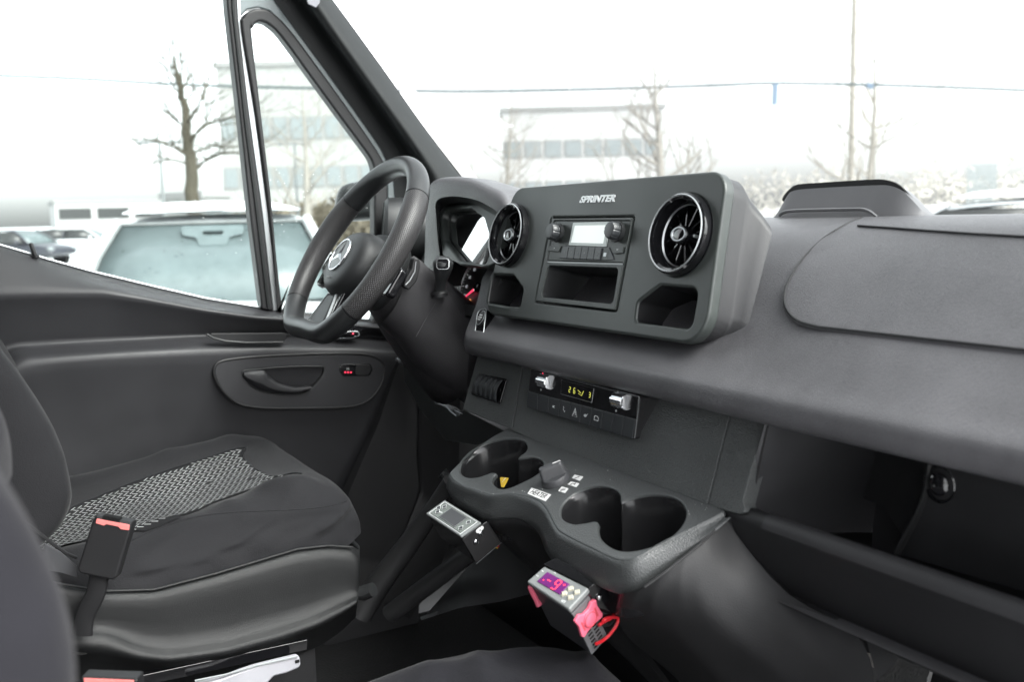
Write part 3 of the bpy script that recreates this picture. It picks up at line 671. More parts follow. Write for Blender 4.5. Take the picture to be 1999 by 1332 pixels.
tube('recess_rim', [DP.W(a, b, .003) for a, b in ho], .0018, 'plastic_dark', bzl, seg=8, closed=True)
# pull lever, a crescent across the recess
up = resample([(*p, 0) for p in pxs(DP, [(473, 728), (488, 724), (515, 722), (522, 734), (540, 748), (570, 757), (606, 755)])], 24)
lo = resample([(*p, 0) for p in pxs(DP, [(473, 732), (480, 742), (495, 754), (520, 763), (550, 767), (580, 765), (606, 757)])], 24)
grid('door_handle', [[DP.W(p.x, p.y, .003) for p in up], [DP.W(*(p.lerp(q, .3)).xy, .010) for p, q in zip(up, lo)], [DP.W(*(p.lerp(q, .7)).xy, .011) for p, q in zip(up, lo)], [DP.W(q.x, q.y, .004) for q in lo], [DP.W(q.x, q.y, -.006) for q in lo]], 'door', door, solid=.003, sub=1)
lp_ = plate('lock_button', DP, [fillet(pxs(DP, [(597, 730), (616, 728), (605, 752), (590, 752)]), .003, 3)], -.02, -.012, 'gloss', door)
text('lock_mark', DP, *DP.px(606, 737), -.011, '\u2302', .010, 'print', lp_); text('lock_mark', DP, *DP.px(597, 750), -.011, '\u2302', .009, 'print', lp_)
# switch module on the bezel with red lights
sw = plate('seat_heat_switch', DP, [fillet(pxs(DP, [(663, 711), (722, 710), (726, 722), (720, 733), (668, 734), (660, 723)]), .007, 5)], .003, .0055, 'gloss', door, bevel=.0008)
plate('blank_key', DP, [fillet(pxs(DP, [(693, 712), (720, 712), (722, 722), (717, 731), (692, 732)]), .004, 4)], .0055, .0068, 'door_dark', sw, bevel=.0005)
text('mark', DP, *DP.px(677, 720), .006, 'H', .0075, 'print', sw)
for k in range(3): lathe('red_light', DP, DP.px(672+k*5.5, 726.5), [(.0018, .0055), (.0018, .0062), (0, .0063)], 'led_red', sw, 10)
# small switch on the armrest ledge
LPp = Pl(onX((690, 655), -.80), (0, 1, 0), (-.7, 0, .7))
wsw = plate('window_switch', LPp, [fillet(pxs(LPp, [(655, 646), (700, 645), (704, 655), (690, 661), (655, 662)]), .005, 4)], .012, .016, 'gloss', door)
tube('outline', [LPp.W(a, b, .016) for a, b in fillet(pxs(LPp, [(657, 648), (699, 647), (702, 655), (689, 660), (657, 661)], .016), .004, 4)], .0007, 'dullmetal', wsw, seg=6, closed=True)
lathe('red_light', LPp, LPp.px(689, 652, .016), [(.0018, .016), (.0018, .017), (0, .0171)], 'led_red', wsw, 10)
# lower front panel of the door with its diagonal edge
kp = [([(780, 690), (760, 740), (728, 830), (700, 890), (672, 950), (640, 1040), (600, 1150)], XD(-.780)), ([(786, 690), (768, 740), (738, 830), (712, 890), (686, 950), (655, 1040), (620, 1150)], XD(-.770)), ([(860, 700), (850, 760), (840, 830), (830, 900), (826, 950), (800, 1040), (760, 1150)], XD(-.768))]
pxgrid('kick_panel', kp, 'door_dark', 20, door)
wn_ = [([(820, 700), (816, 900), (822, 960), (790, 1040), (740, 1110), (720, 1160)], XD(-.762)), ([(826, 700), (822, 900), (828, 965), (797, 1047), (748, 1117), (728, 1167)], XD(-.758)), ([(900, 700), (896, 900), (900, 980), (880, 1060), (840, 1150), (800, 1210)], XD(-.765))]
pxgrid('sill_seal', wn_, 'black', 20, door)

# ------------------------------------------------------------------ side window surround
FX = Pl((-.868, .5, 1.6), (0, 1, 0), (0, 0, 1))
fm = thing('door_window_frame', (-.868, .55, 1.45), 'upright window divider with pale strip and black rubber round the triangular quarter glass', 'window frame')
qin = catm([(489, 70, 0), (491, 55, 0), (499, 45, 0), (509, 44, 0), (522, 50, 0), (545, 72, 0), (600, 147, 0), (660, 229, 0), (700, 283, 0), (718, 308, 0), (725, 325, 0), (727, 345, 0), (727, 400, 0), (727, 520, 0), (727, 618, 0), (700, 622, 0), (640, 616, 0), (548, 606, 0), (543, 590, 0), (530, 420, 0), (508, 230, 0)], 4, True)
qout = [(469, 60), (472, 35), (485, 22), (505, 18), (527, 24), (560, 55), (615, 128), (676, 212), (720, 275), (742, 310), (752, 335), (754, 400), (754, 520), (754, 640), (700, 640), (640, 632), (552, 622), (543, 606), (522, 420), (497, 230)]
qo = catm([(a, b, 0) for a, b in qout], 4, True)
plate('quarter_seal', FX, [pxs(FX, [(q.x, q.y) for q in qo]), pxs(FX, [(q.x, q.y) for q in qin])], -.018, .012, 'rubber', fm, bevel=.005, bres=3)
qo2 = [(q.x+(q.x-620)*.02, q.y+(q.y-350)*.018-2) for q in qo]
plate('divider_front', FX, [pxs(FX, [(455, -80), (467, -80), (470, 60), (497, 230), (522, 420), (543, 606), (533, 606), (512, 420), (486, 230), (461, 40)])], -.01, .004, 'silver', fm, bevel=.001)
plate('divider_bar', FX, [pxs(FX, [(434, -80), (457, -80), (463, 40), (485, 230), (510, 420), (531, 606), (508, 602), (485, 420), (465, 230), (441, 20)])], -.022, .012, 'rubber', fm, bevel=.004)
plate('divider_bead', FX, [pxs(FX, [(446, -80), (450, -80), (455, 40), (478, 230), (502, 420), (523, 604), (518, 603), (496, 420), (472, 230), (449, 20)])], .011, .016, 'pillar', fm, bevel=.0015)
# painted body strip around the quarter window
pb = thing('door_frame_strip', (-.86, .6, 2.0), 'pale grey painted metal strip running up between quarter window rubber and dark pillar trim', 'body panel')
plate('strip', FX, [pxs(FX, [(467, -80), (560, -80), (552, -12), (540, 0), (575, 42), (640, 128), (700, 212), (752, 285), (775, 325), (783, 360), (783, 460), (760, 460), (758, 350), (745, 312), (715, 268), (670, 205), (612, 125), (556, 50), (528, 20), (505, 13), (484, 17), (472, 30), (467, 50)])], -.035, -.004, 'body_paint', pb, bevel=.003)
tube('edge_bead', [FX.W(*FX.px(x, y), -.002) for x, y in ((514, -60), (540, -2), (575, 45), (640, 130), (700, 214), (752, 284))], .0022, 'lavender', pb, seg=8)
# pillar trim: black weatherstrip, dark flank, lighter facet, frit edge
pt = thing('pillar_trim', (-.84, .9, 1.72), 'dark grey plastic windshield pillar trim rising diagonally behind the steering wheel', 'pillar trim')
def PR_(pts, x): return (pts, XD(x))
pil = [PR_([(494, -60), (535, 0), (570, 48), (632, 132), (692, 216), (744, 290), (768, 345), (774, 420)], -.869),
       PR_([(528, -60), (570, 0), (605, 48), (666, 132), (725, 216), (776, 290), (798, 345), (804, 420)], -.862),
       PR_([(533, -60), (576, 0), (611, 48), (672, 132), (731, 216), (783, 290), (806, 345), (812, 420)], -.850),
       PR_([(541, -60), (584, 0), (620, 50), (680, 133), (740, 218), (792, 292), (818, 345), (826, 420)], -.848),
       PR_([(546, -60), (589, 0), (625, 50), (686, 134), (747, 219), (798, 293), (826, 345), (834, 420)], -.828),
       PR_([(556, -60), (598, 0), (636, 54), (698, 140), (760, 226), (812, 300), (840, 350), (850, 420)], -.800),
       PR_([(566, -60), (612, 0), (662, 75), (725, 165), (792, 258), (845, 335), (862, 365), (880, 420)], -.790),
       PR_([(578, -60), (622, 0), (672, 74), (736, 164), (803, 257), (856, 334), (872, 362), (890, 420)], -.792),
       PR_([(600, -60), (644, 0), (694, 70), (757, 158), (823, 250), (896, 346), (915, 366), (940, 420)], -.822),
       PR_([(604, -60), (648, 0), (698, 68), (762, 157), (827, 249), (900, 346), (920, 366), (946, 420)], -.836)]
pxgrid('trim', pil, 'pillar', 40, pt, sub=1, ang=None)
# clip cover high on the trim
CVp = Pl(onX((612, 2), -.79), (0, 1, 0), (0, -.6, .8))
plate('clip_cover', Pl(onX((612, 2), -.788), (0, 1, 0), (0, 0, 1)), [fillet([(-.012, -.006), (.004, -.012), (.012, -.002), (.016, .03), (-.02, .03)], .003, 3)], -.003, .002, 'lavender', pt)
# ------------------------------------------------------------------ windshield
ws = thing('windshield', (0, 1.1, 1.61), 'large clear windshield with a black dotted border, seen along the dark pillar trim', 'window')
def wsy(z): return 1.085 - (z-1.607)*.79
wz = [1.585, 1.75, 1.95, 2.25, 2.6]
grid('glass', [[V((x, wsy(z)+.035*(1-(x/.95)**2)+.01, z)) for x in (-.86, -.6, -.3, 0, .3, .6, .9, 1.05)] for z in wz], 'pane', ws)
fe = catm([V(onX(p, -.838)) for p in ((604, -60), (648, 0), (698, 68), (762, 157), (827, 249), (900, 345), (912, 362))], 6)
bmf = bmesh.new(); fe = resample(fe, 190)
for i, (a, b) in enumerate(zip(fe, fe[1:])):
    t = (b-a); o = V((.35, .75, .55))*.001; e = o*(2.6) 
    vs = [bmf.verts.new(v) for v in (a-o*3, b-o*3, b+o*1.2, a+t*.75+o*1.2, a+t*.6+e, a+t*.3+e, a+t*.15+o*1.2, a+o*1.2)]; bmf.faces.new(vs)
bmobj('frit_edge', bmf, 'black', ws)
# side panes
sg = thing('side_glass', (-.875, .2, 1.6), 'clear wound up driver side window with snow specks, outside the sloping door sill', 'window')
plate('pane', FX, [pxs(FX, [(-160, -120), (452, -120), (470, 230), (492, 420), (514, 612), (300, 575), (97, 523), (-160, 460)])], -.012, -.009, 'pane', sg, bevel=.0003)
plate('quarter_pane', FX, [pxs(FX, [(480, 30), (530, 35), (740, 310), (740, 630), (548, 612), (515, 300)])], -.012, -.009, 'pane', sg, bevel=.0003)
random.seed(5)
bm = bmesh.new()
for k in range(130):
    if k < 90: x, y = random.uniform(520, 725), random.uniform(330, 470)
    else: x, y = random.uniform(380, 500), random.uniform(150, 500)
    if k < 90 and y < 330+(x-700)*0: pass
    if k < 90 and (x-489)/(727-489)*283+44 > y: continue
    r_ = random.choice((.0004, .0005, .0007, .0009)); c = FX.px(x, y)
    v0 = [bm.verts.new(FX.W(c[0]+r_*math.cos(a)*random.uniform(.6, 1.2), c[1]+r_*math.sin(a)*random.uniform(.8, 1.6), -.0088)) for a in [i*math.pi/3 for i in range(6)]]; bm.faces.new(v0)
bmobj('snow_specks', bm, 'snow', sg)

# ------------------------------------------------------------------ instrument hood
HY = .80
ih = thing('instrument_cluster', (-.43, .85, 1.5), 'hooded instrument cluster behind the steering wheel with a lit dial and red needle', 'instruments')
# arch silhouette in px on plane y = .80
arch_o = [(826, 560), (829, 480), (832, 400), (838, 362), (852, 349), (880, 345), (905, 345), (930, 350), (960, 363), (990, 380), (1010, 430), (1016, 500), (1000, 600)]
arch_i = [(868, 560), (856, 480), (851, 420), (850, 398), (856, 388), (880, 383), (905, 385), (928, 390), (950, 400), (975, 418), (990, 450), (996, 510), (985, 600)]
arch_n = [(872, 560), (862, 480), (858, 425), (860, 405), (868, 398), (885, 394), (905, 394), (926, 399), (944, 408), (962, 424), (972, 450), (980, 510), (972, 600)]
HN = 60
def onP(pts, y): return [onY((q.x, q.y), y) for q in resample(catm([(a, b, 0) for a, b in pts], 5), HN)]
ro, ri, rn = onP(arch_o, .80), onP(arch_i, .775), onP(arch_n, .80)
cc = V((-.43, .8, 1.5))
bk_ = [V((cc.x+(p.x-cc.x)*.96, .98, cc.z+(p.z-cc.z)*.62)) for p in ro]
md_ = [V((cc.x+(p.x-cc.x)*1.0, .88, cc.z+(p.z-cc.z)*.97)) for p in ro]
fr1 = [p.lerp(q, .35)+V((0, -.006, 0)) for p, q in zip(onP(arch_o, .785), ri)]
grid('hood', [bk_, md_, ro, onP(arch_o, .788), fr1, ri], 'dash_skin', ih, sub=1, ang=None)
grid('hood_lining', [ri, [p.lerp(q, .5)+V((0, .004, 0)) for p, q in zip(ri, rn)], rn, [V((cc.x+(p.x-cc.x)*.93, .86, cc.z+(p.z-cc.z)*.9)) for p in rn], [V((cc.x+(p.x-cc.x)*.9, .93, cc.z+(p.z-cc.z)*.8)) for p in rn]], 'plastic_dark', ih, ang=None)
# clear cover and inner bezel of the cluster
BPp = Pl((-.43, .765, 1.5), (1, -.02, 0), (0, .317, .95))
bo = fillet(pxs(BPp, [(856, 402), (955, 398), (1000, 440), (1000, 505), (960, 524), (905, 520), (868, 500), (860, 440)]), .01, 5)
bi = fillet(pxs(BPp, [(866, 413), (926, 409), (950, 428), (962, 470), (958, 520), (905, 510), (872, 470)]), .012, 5)
plate('inner_bezel', BPp, [bo, bi], -.01, .006, 'panel', ih, bevel=.004)
plate('cover_glass', BPp, [bi], -.012, -.010, 'lens', ih, bevel=.0003)
plate('back_plate', Pl((-.43, .93, 1.5), (1, 0, 0), (0, .12, 1)), [pxs(Pl((-.43, .93, 1.5), (1, 0, 0), (0, .12, 1)), [(850, 460), (980, 430), (1010, 640), (860, 640)])], -.01, 0, 'plastic_dark', ih)
# black rim arcs inside and the dial
GP = Pl(onY((934, 562), .83), (1, 0, 0), (0, .35, 1))
gb = catm([(905, 500, 0), (925, 470, 0), (950, 470, 0), (990, 520, 0), (1000, 640, 0), (905, 640, 0), (888, 590, 0)], 4, True)
dl = thing('speed_dial', GP.o, 'round black dial with white numerals and a red needle, half hidden by the centre panel', 'gauge')
lathe('face', GP, (0, 0), [(.068, -.01), (.068, -.001), (0, -.001)], 'gauge', dl, 64)
tube('rim', [GP.W(.066*math.cos(a), .066*math.sin(a), .001) for a in [i*math.pi/32 for i in range(64)]], .0016, 'silver', dl, seg=8, closed=True)
bm = bmesh.new()
for k in range(49):
    a = R(225-k*5.6); r1_, r0_ = .062, .055 if k % 4 == 0 else .0585; wd = .0007 if k % 4 == 0 else .0004; ca, sa = math.cos(a), math.sin(a)
    bm.faces.new([bm.verts.new(GP.W(r_*ca-s_*sa*wd, r_*sa+s_*ca*wd, .0002)) for r_, s_ in ((r0_, -1), (r1_, -1), (r1_, 1), (r0_, 1))])
bmobj('ticks', bm, 'print_lit', dl)
for k in range(0, 13): 
    a = R(225-k*22.4); text('numeral', GP, .046*math.cos(a), .046*math.sin(a), .0003, str(k*20), .0085, 'print_lit', dl)
nd = tube('needle', [GP.W(-.010*math.cos(R(212))*-1, -.01*math.sin(R(212))*-1, .004), GP.W(.045*math.cos(R(212)), .045*math.sin(R(212)), .004)], [.0022, .0008], 'led_red', dl, seg=6)
lathe('needle_cap', GP, (0, 0), [(.009, 0), (.009, .005), (.006, .007), (0, .007)], 'gloss', dl, 24)
lathe('warning_light', GP, GP.px(917, 588), [(.004, 0), (.004, .0006), (0, .0007)], 'led_orange', dl, 14)
wl2 = plate('stalk_panel', Pl(onY((912, 604), .79), (1, 0, 0), (0, .4, 1)), [fillet([(-.03, -.010), (.03, -.012), (.035, .008), (-.03, .008)], .006, 4)], 0, .004, 'plastic_dark', ih)
# side vent at the driver's end of the dash
svp = Pl(onX((757, 450), -.80), (1, -.35, 0), (0, .1, 1))
sv = thing('side_vent', svp.o, 'dark rounded side air vent at the driver end of the dash, seen through the wheel', 'air vent')
lathe('pod', svp, (0, 0), [(.052, -.08), (.056, -.02), (.054, .004), (.048, .010), (.040, .006), (.036, -.02), (0, -.03)], 'plastic_dark', sv, 40, sy=1.25)
tube('ridge', [svp.W(.047*math.cos(a), .059*math.sin(a), .0095) for a in [i*math.pi/20 for i in range(40)]], .0015, 'pillar', sv, seg=6, closed=True)

# ------------------------------------------------------------------ steering column
WT = R(34)
WN = V((0, -math.cos(WT), math.sin(WT))); WP = Pl((-.4755, .607, 1.564), (1, 0, 0), WN.cross(V((1, 0, 0))))
sc = thing('steering_column', WP.W(0, 0, -.2), 'dark grey plastic steering column shroud with a seam, behind the wheel', 'steering column')
secs = [(-.028, .052, .050, 0), (-.04, .066, .060, -.004), (-.06, .070, .064, -.008), (-.075, .066, .062, -.01), (-.080, .056, .058, -.012), (-.095, .056, .060, -.016), (-.13, .060, .070, -.024), (-.18, .066, .080, -.036), (-.23, .072, .086, -.048), (-.28, .078, .09, -.06)]
def sec(h, a, b, dy, n=40, p=2.6):
    out = []
    for i in range(n):
        t = 2*math.pi*i/n; c, s = math.cos(t), math.sin(t)
        out.append(WP.W(a*math.copysign(abs(c)**(2/p), c), dy+b*math.copysign(abs(s)**(2/p), s), h))
    return out
grid('collar', [sec(*q) for q in secs[:5]], 'plastic_dark', sc, closed_u=True, caps=True, ang=None)
low = grid('shroud', [sec(*q) for q in secs[4:]] , 'shroud', sc, closed_u=True, caps=True, ang=None)
# lower cover, a broad grey apron falling from the column to the knee area
apr = [([(806, 498), (826, 512), (850, 540), (880, 580), (906, 622), (918, 622)], XD(-.385)),
       ([(800, 508), (816, 520), (838, 552), (872, 600), (900, 655), (918, 650)], XD(-.380)),
       ([(790, 560), (800, 570), (828, 610), (868, 660), (892, 700), (915, 705)], XD(-.385)),
       ([(768, 610), (785, 622), (812, 656), (850, 700), (885, 740), (912, 745)], XD(-.395)),
       ([(742, 632), (770, 655), (800, 700), (845, 745), (895, 780), (910, 790)], XD(-.42)),
       ([(742, 640), (772, 670), (806, 716), (850, 752), (900, 784), (912, 800)], XD(-.47)),
       ([(760, 640), (790, 670), (820, 700), (860, 730), (905, 760), (915, 780)], XD(-.60))]
pxgrid('lower_cover', apr, 'shroud', 24, sc, sub=2, ang=None)
tube('seam', [onX(p, -.3805) for p in ((850, 592), (830, 625), (812, 658))], .0005, 'dash_skin', sc, seg=5)
# gear stalk on the right of the column
gs = thing('gear_stalk', onX((860, 560), -.36), 'black gear selector stalk with a dark button on its end, right of the column', 'stalk')
bs = onX((858, 574), -.372); tp = onX((866, 507), -.345)
tube('arm', [bs.lerp(tp, t) for t in (0, .15, .4, .6, .8, .93, 1)], [.0085, .0085, .0100, .0135, .0165, .0165, .0135], 'plastic_dark', gs, seg=20, ang=.9)
lathe('boot', Pl(bs, (1, .2, 0), (tp-bs).cross(V((1, .2, 0)))), (0, 0), [(.014, -.004), (.014, .002), (.011, .006), (.0085, .007)], 'black', gs, 24)
EP = Pl(tp+(C0-tp).normalized()*.0, (1, .25, 0), (-.1, .3, 1)); 
EPn = (tp-bs).normalized(); EP = Pl(tp, (EPn.cross(V((0, 1, 0)))), EPn.cross(EPn.cross(V((0, 1, 0)))))
fp = Pl(bs.lerp(tp, .86)+(C0-tp).normalized()*.012, ROT@V((1, 0, 0)), ROT@V((.12, -1, .25)))
plate('button', fp, [fillet([(-.010, -.009), (.010, -.009), (.010, .009), (-.010, .009)], .005, 5)], -.002, .003, 'gloss', gs)
tube('button_ring', [fp.W(a, b, .0028) for a, b in fillet([(-.010, -.009), (.010, -.009), (.010, .009), (-.010, .009)], .005, 5)], .0007, 'dullmetal', gs, seg=6, closed=True)
# indicator stalk / paddle on the near side of the column behind the rim
wp_ = thing('wiper_stalk', WP.W(.08, -.02, -.03), 'short black finned lever tucked behind the near side of the steering wheel rim', 'stalk')
PPp = Pl(onX((800, 545), -.37), (0, 1, 0), (0, 0, 1))
plate('lever', PPp, [fillet(pxs(PPp, [(806, 503), (817, 505), (819, 520), (812, 548), (797, 566), (786, 560), (790, 545), (802, 525)]), .004, 4)], -.01, .004, 'black', wp_, bevel=.002)
tube('edge', [PPp.W(*PPp.px(x, y), .004) for x, y in ((810, 510), (808, 530), (798, 548), (790, 556))], .0012, 'dullmetal', wp_, seg=6)

# ------------------------------------------------------------------ steering wheel
sw_ = thing('steering_wheel', WP.o, 'black leather steering wheel with flat bottom, perforated grips and a star emblem', 'steering wheel')
RW = .1715
def rimpt(deg):      # angle from the top, clockwise as the driver sees it
    a = R(deg); x, y = RW*math.sin(a), RW*math.cos(a)
    fb = -.149
    if y < fb+.02:
        t = min(1, (fb+.02-y)/.045); y = y + (max(y, fb - .004*math.cos((a-math.pi)*2))-y)*t
    return WP.W(x, y, 0)
def rimr(deg): 
    d = abs(((deg+180) % 360)-180); return .0166 + .0022*math.exp(-((d-72)/26)**2)
def rimseg(name, d0, d1, m, n, **k):
    ds = [d0+(d1-d0)*i/n for i in range(n+1)]
    return tube(name, [rimpt(d) for d in ds], [rimr(d) for d in ds], m, sw_, seg=28, flat=(WN, 1.14), ang=1.0, **k)
rimseg('rim_top', -54, 53, 'wheel', 60); rimseg('grip', 54, 128, 'wheel_dots', 50, uvs=True); rimseg('grip', -128, -55, 'wheel_dots', 50, uvs=True); rimseg('rim_bottom', 129, 231, 'wheel', 60)
for d in (53.5, 128.5, -54.5, -128.5): 
    tube('seam', [rimpt(d-.35), rimpt(d+.35)], [rimr(d)-.0006]*2, 'black', sw_, seg=28, flat=(WN, 1.14))
# hub pad
HB = WP.up(0)
def hubsec(h, s, dy=-.022):
    out = []
    for i in range(48):
        t = 2*math.pi*i/48; c, s_ = math.cos(t), math.sin(t); a, b = .074, .064
        x, y = a*math.copysign(abs(c)**.85, c), b*math.copysign(abs(s_)**.85, s_)
        if y < 0: x *= 1-.25*(y/b)**2
        out.append(WP.W(x*s, y*s+dy, h))
    return out
hb = grid('hub', [hubsec(-.045, .86), hubsec(-.034, .985), hubsec(-.022, 1.0), hubsec(-.008, .97), hubsec(.004, .90), hubsec(.012, .78), hubsec(.016, .58), hubsec(.017, .3), hubsec(.0172, .02)], 'hub', sw_, closed_u=True, ang=None, sub=1)
grid('hub_base', [hubsec(-.030, 1.05), hubsec(-.036, 1.07), hubsec(-.05, 1.0), hubsec(-.065, .8), hubsec(-.07, .02)], 'black', sw_, closed_u=True, ang=None)
EM = Pl(WP.W(0, -.018, .0170), WP.u, WP.v)
em = lathe('emblem', EM, (0, 0), [(.0305, -.002), (.0305, .0008), (.0285, .0012), (0, .0012)], 'ctrl_face', sw_, 48)
tube('ring', [EM.W(.0295*math.cos(a), .0295*math.sin(a), .0014) for a in [i*math.pi/32 for i in range(64)]], .0016, 'chrome', em, seg=8, closed=True)
bm = bmesh.new(); cz = bm.verts.new(EM.W(0, 0, .0042)); pts = []
for k in range(3):
    a = R(90+k*120); pts.append(bm.verts.new(EM.W(.0285*math.cos(a), .0285*math.sin(a), .0015))); a2 = a+R(60); pts.append(bm.verts.new(EM.W(.0052*math.cos(a2), .0052*math.sin(a2), .0015)))
for i in range(6): bm.faces.new((cz, pts[i], pts[(i+1) % 6]))
bmobj('star', bm, 'chrome', em, ang=.1)
text('airbag_mark', EM, 0, -.043, -.0005, 'AIRBAG', .0055, 'print_dim', hb)
# spokes
def spoke(name, pts, h0, h1, m, bev=.004, par=None): return plate(name, WP, [fillet(pts, .008, 4)], h0, h1, m, par or sw_, bevel=bev)
for s in (-1, 1):
    spoke('spoke', [(s*.055, -.055), (s*.165, -.062), (s*.166, -.012), (s*.06, .008)], -.040, -.024, 'gloss')
    pd = spoke('button_pad', [(s*.066, -.048), (s*.118, -.046), (s*.146, -.034), (s*.148, -.008), (s*.120, .002), (s*.068, .005)], -.024, -.014, 'silver', .003)
    for j, (a0, b0) in enumerate(((.074, -.040), (.098, -.040), (.122, -.034), (.074, -.016), (.098, -.018), (.122, -.020))):
        x0_, x1_ = sorted((s*a0, s*(a0+.021))); box('button', WP, x0_, b0, x1_, b0+.019, -.015, -.0125, 'panel', pd, .001)
        text('mark', WP, (x0_+x1_)/2, b0+.0095, -.0123, '+-<>^o'[j], .008, 'print', pd)
bl = spoke('lower_spoke', [(-.034, -.060), (.034, -.060), (.046, -.146), (-.046, -.146)], -.026, -.008, 'gloss')
for s in (-1, 1): tube('trim', [WP.W(s*x, y, -.006) for x, y in ((.018, -.082), (.026, -.10), (.036, -.125), (.044, -.142))], .0024, 'silver', bl, seg=8)
spoke('spoke_insert', [(-.016, -.082), (.016, -.082), (.036, -.143), (-.036, -.143)], -.012, -.004, 'hub', par=bl)
# ================================================================== CUP HOLDER CONSOLE
TA = math.tan(R(24))
TP = Pl((.13, .705, 1.305), (1, 0, 0), (0, 1, TA))
cs = thing('cup_holder_console', (.14, .62, .85), 'black grained console between the seats with double cup holders and a stepped front edge', 'console')
topo = [(939, 868), (882.6, 917), (880, 932), (897, 946), (930, 958), (962, 967), (1003, 965), (1044, 975), (1064, 991), (1081, 1023), (1097, 1041), (1163, 1075), (1200, 1092), (1228, 1094), (1250, 1086), (1295, 1060), (1361, 1027), (1412, 1000), (1400, 990), (1372, 978), (1200, 914), (1060, 862), (1000, 838), (975, 845)]
TO = [(q.x, q.y) for q in catm([(*p, 0) for p in pxs(TP, topo)], 4, True)]
def inside_(x, y, poly):
    c = False
    for i in range(len(poly)):
        a, b = poly[i], poly[i-1]
        if (a[1] > y) != (b[1] > y) and x < (b[0]-a[0])*(y-a[1])/(b[1]-a[1])+a[0]: c = not c
    return c
def zm3(pts): return [(740+a/3.33, 600+b/3.33) for a, b in pts]
def zm4(pts): return [(800+a/3.028, 850+b/3.028) for a, b in pts]
hl = zm3([(527, 1060), (540, 1005), (600, 940), (700, 885), (800, 860), (880, 855), (940, 868), (963, 905), (950, 940), (912, 968), (903, 985), (925, 984), (1000, 976), (1050, 992), (1066, 1022), (1048, 1062), (1000, 1102), (900, 1152), (850, 1172), (800, 1180), (762, 1166), (737, 1135), (742, 1102), (762, 1080), (738, 1073), (700, 1086), (640, 1104), (580, 1106), (543, 1090)])
hr = zm4([(893, 460), (900, 418), (940, 370), (1000, 332), (1080, 306), (1150, 303), (1210, 320), (1240, 350), (1243, 385), (1250, 400), (1275, 388), (1350, 365), (1440, 353), (1530, 361), (1590, 386), (1625, 430), (1628, 480), (1600, 540), (1540, 600), (1460, 645), (1370, 673), (1290, 684), (1220, 674), (1160, 640), (1125, 600), (1112, 550), (1114, 520), (1095, 506), (1050, 515), (980, 524), (930, 511), (900, 490)])
HL = [(q.x, q.y) for q in catm([(*p, 0) for p in pxs(TP, hl)], 3, True)]
HR = [(q.x, q.y) for q in catm([(*p, 0) for p in pxs(TP, hr)], 3, True)]
plate('top', TP, [TO, HL, HR], -.008, 0, 'tray', cs, bevel=.0028, bres=3)
def drop(pl, lp, h0, hz, name, sc_):
    n = len(lp); cx = sum(p[0] for p in lp)/n; cy = sum(p[1] for p in lp)/n
    rows = []
    for t, s in ((0, 1.0), (.03, .985), (.1, .975), (.5, .94), (.9, .90), (1, .86)):
        rows.append([pl.W(cx+(a-cx)*s, cy+(b-cy)*s, -.0025) + V((0, 0, -hz*t)) for a, b in lp])
    rows.append([rows[-1][i].lerp(sum(rows[-1], V((0, 0, 0)))/n, .98) for i in range(n)])
    return grid(name, rows, 'cup', cs, closed_u=True, ang=1.0)
cl1 = drop(TP, HL, 0, .075, 'cup_holder', 1); cl2 = drop(TP, HR, 0, .080, 'cup_holder', 1)
# skirt: from top outline down to the lower seam
sk_top = [(939, 868), (882.6, 917), (880, 932), (897, 946), (930, 958), (962, 967), (1003, 965), (1044, 975), (1064, 991), (1081, 1023), (1097, 1041), (1163, 1075), (1200, 1092), (1228, 1094), (1250, 1086), (1295, 1060), (1361, 1027), (1412, 1000)]
sk_bot = [(925, 905), (880, 950), (880, 963), (893, 984), (925, 1003), (952, 1015), (1008, 1013), (1040, 1026), (1060, 1046), (1074, 1082), (1096, 1106), (1150, 1133), (1190, 1153), (1215, 1159), (1246, 1154), (1297, 1117), (1364, 1064), (1421, 1012)]
NS = 90
tps = resample(catm([TP.W(*TP.px(x, y)) for x, y in sk_top], 4), NS)
bps = []
for (x, y), (xt, yt) in zip(sk_bot, sk_top):
    pt_ = TP.W(*TP.px(xt, yt)); bps.append(onY((x, y), pt_.y-.002))
bps = resample(catm(bps, 4), NS)
cen = V((.14, .70, 1.25))
def outw(p, d): q = (p-cen); q.z = 0; q.normalize(); return q*d
rws = [[p+outw(p, -.003)+V((0, 0, .0000)) for p in tps], [p+outw(p, .001)+V((0, 0, -.0025)) for p in tps], [p+outw(p, .003)+V((0, 0, -.008)) for p in tps], [p.lerp(q, .6)+outw(p, .005) for p, q in zip(tps, bps)], [q+outw(q, .005)+V((0, 0, .002)) for q in bps], [q+outw(q, .003) for q in bps], [q+outw(q, -.006)+V((0, 0, -.001)) for q in bps]]
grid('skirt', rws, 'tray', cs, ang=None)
# body under the skirt: follows the same plan and runs down to the floor as one flank
right_edge = [(1418, 1012), (1440, 1050), (1472, 1085), (1500, 1125), (1540, 1170), (1575, 1192), (1625, 1208), (1670, 1228), (1696, 1262), (1706, 1300), (1708, 1350), (1700, 1420)]
base = []
lowp = []
body_bot = [(905, 1010), (900, 1060), (905, 1100), (918, 1130), (940, 1150), (975, 1165), (1010, 1175), (1045, 1185), (1075, 1195), (1100, 1200), (1130, 1210), (1170, 1220), (1205, 1232), (1235, 1245), (1290, 1290), (1340, 1330), (1400, 1365), (1460, 1400)]
b0 = [p+outw(p, -.002) for p in bps]
b2 = []
for i, q in enumerate(b0):
    t = i/(NS-1)
    # foot line on the floor: narrower under the cup holders, spreading at the passenger side
    fx = -.02 + .33*t
    b2.append(V((fx, .98 - .12*t, .80)))
NB = 63
b0, b2 = b0[:NB], b2[:NB]
rws = [b0, [p+outw(p, .0015)+V((0, 0, -.006)) for p in b0]]
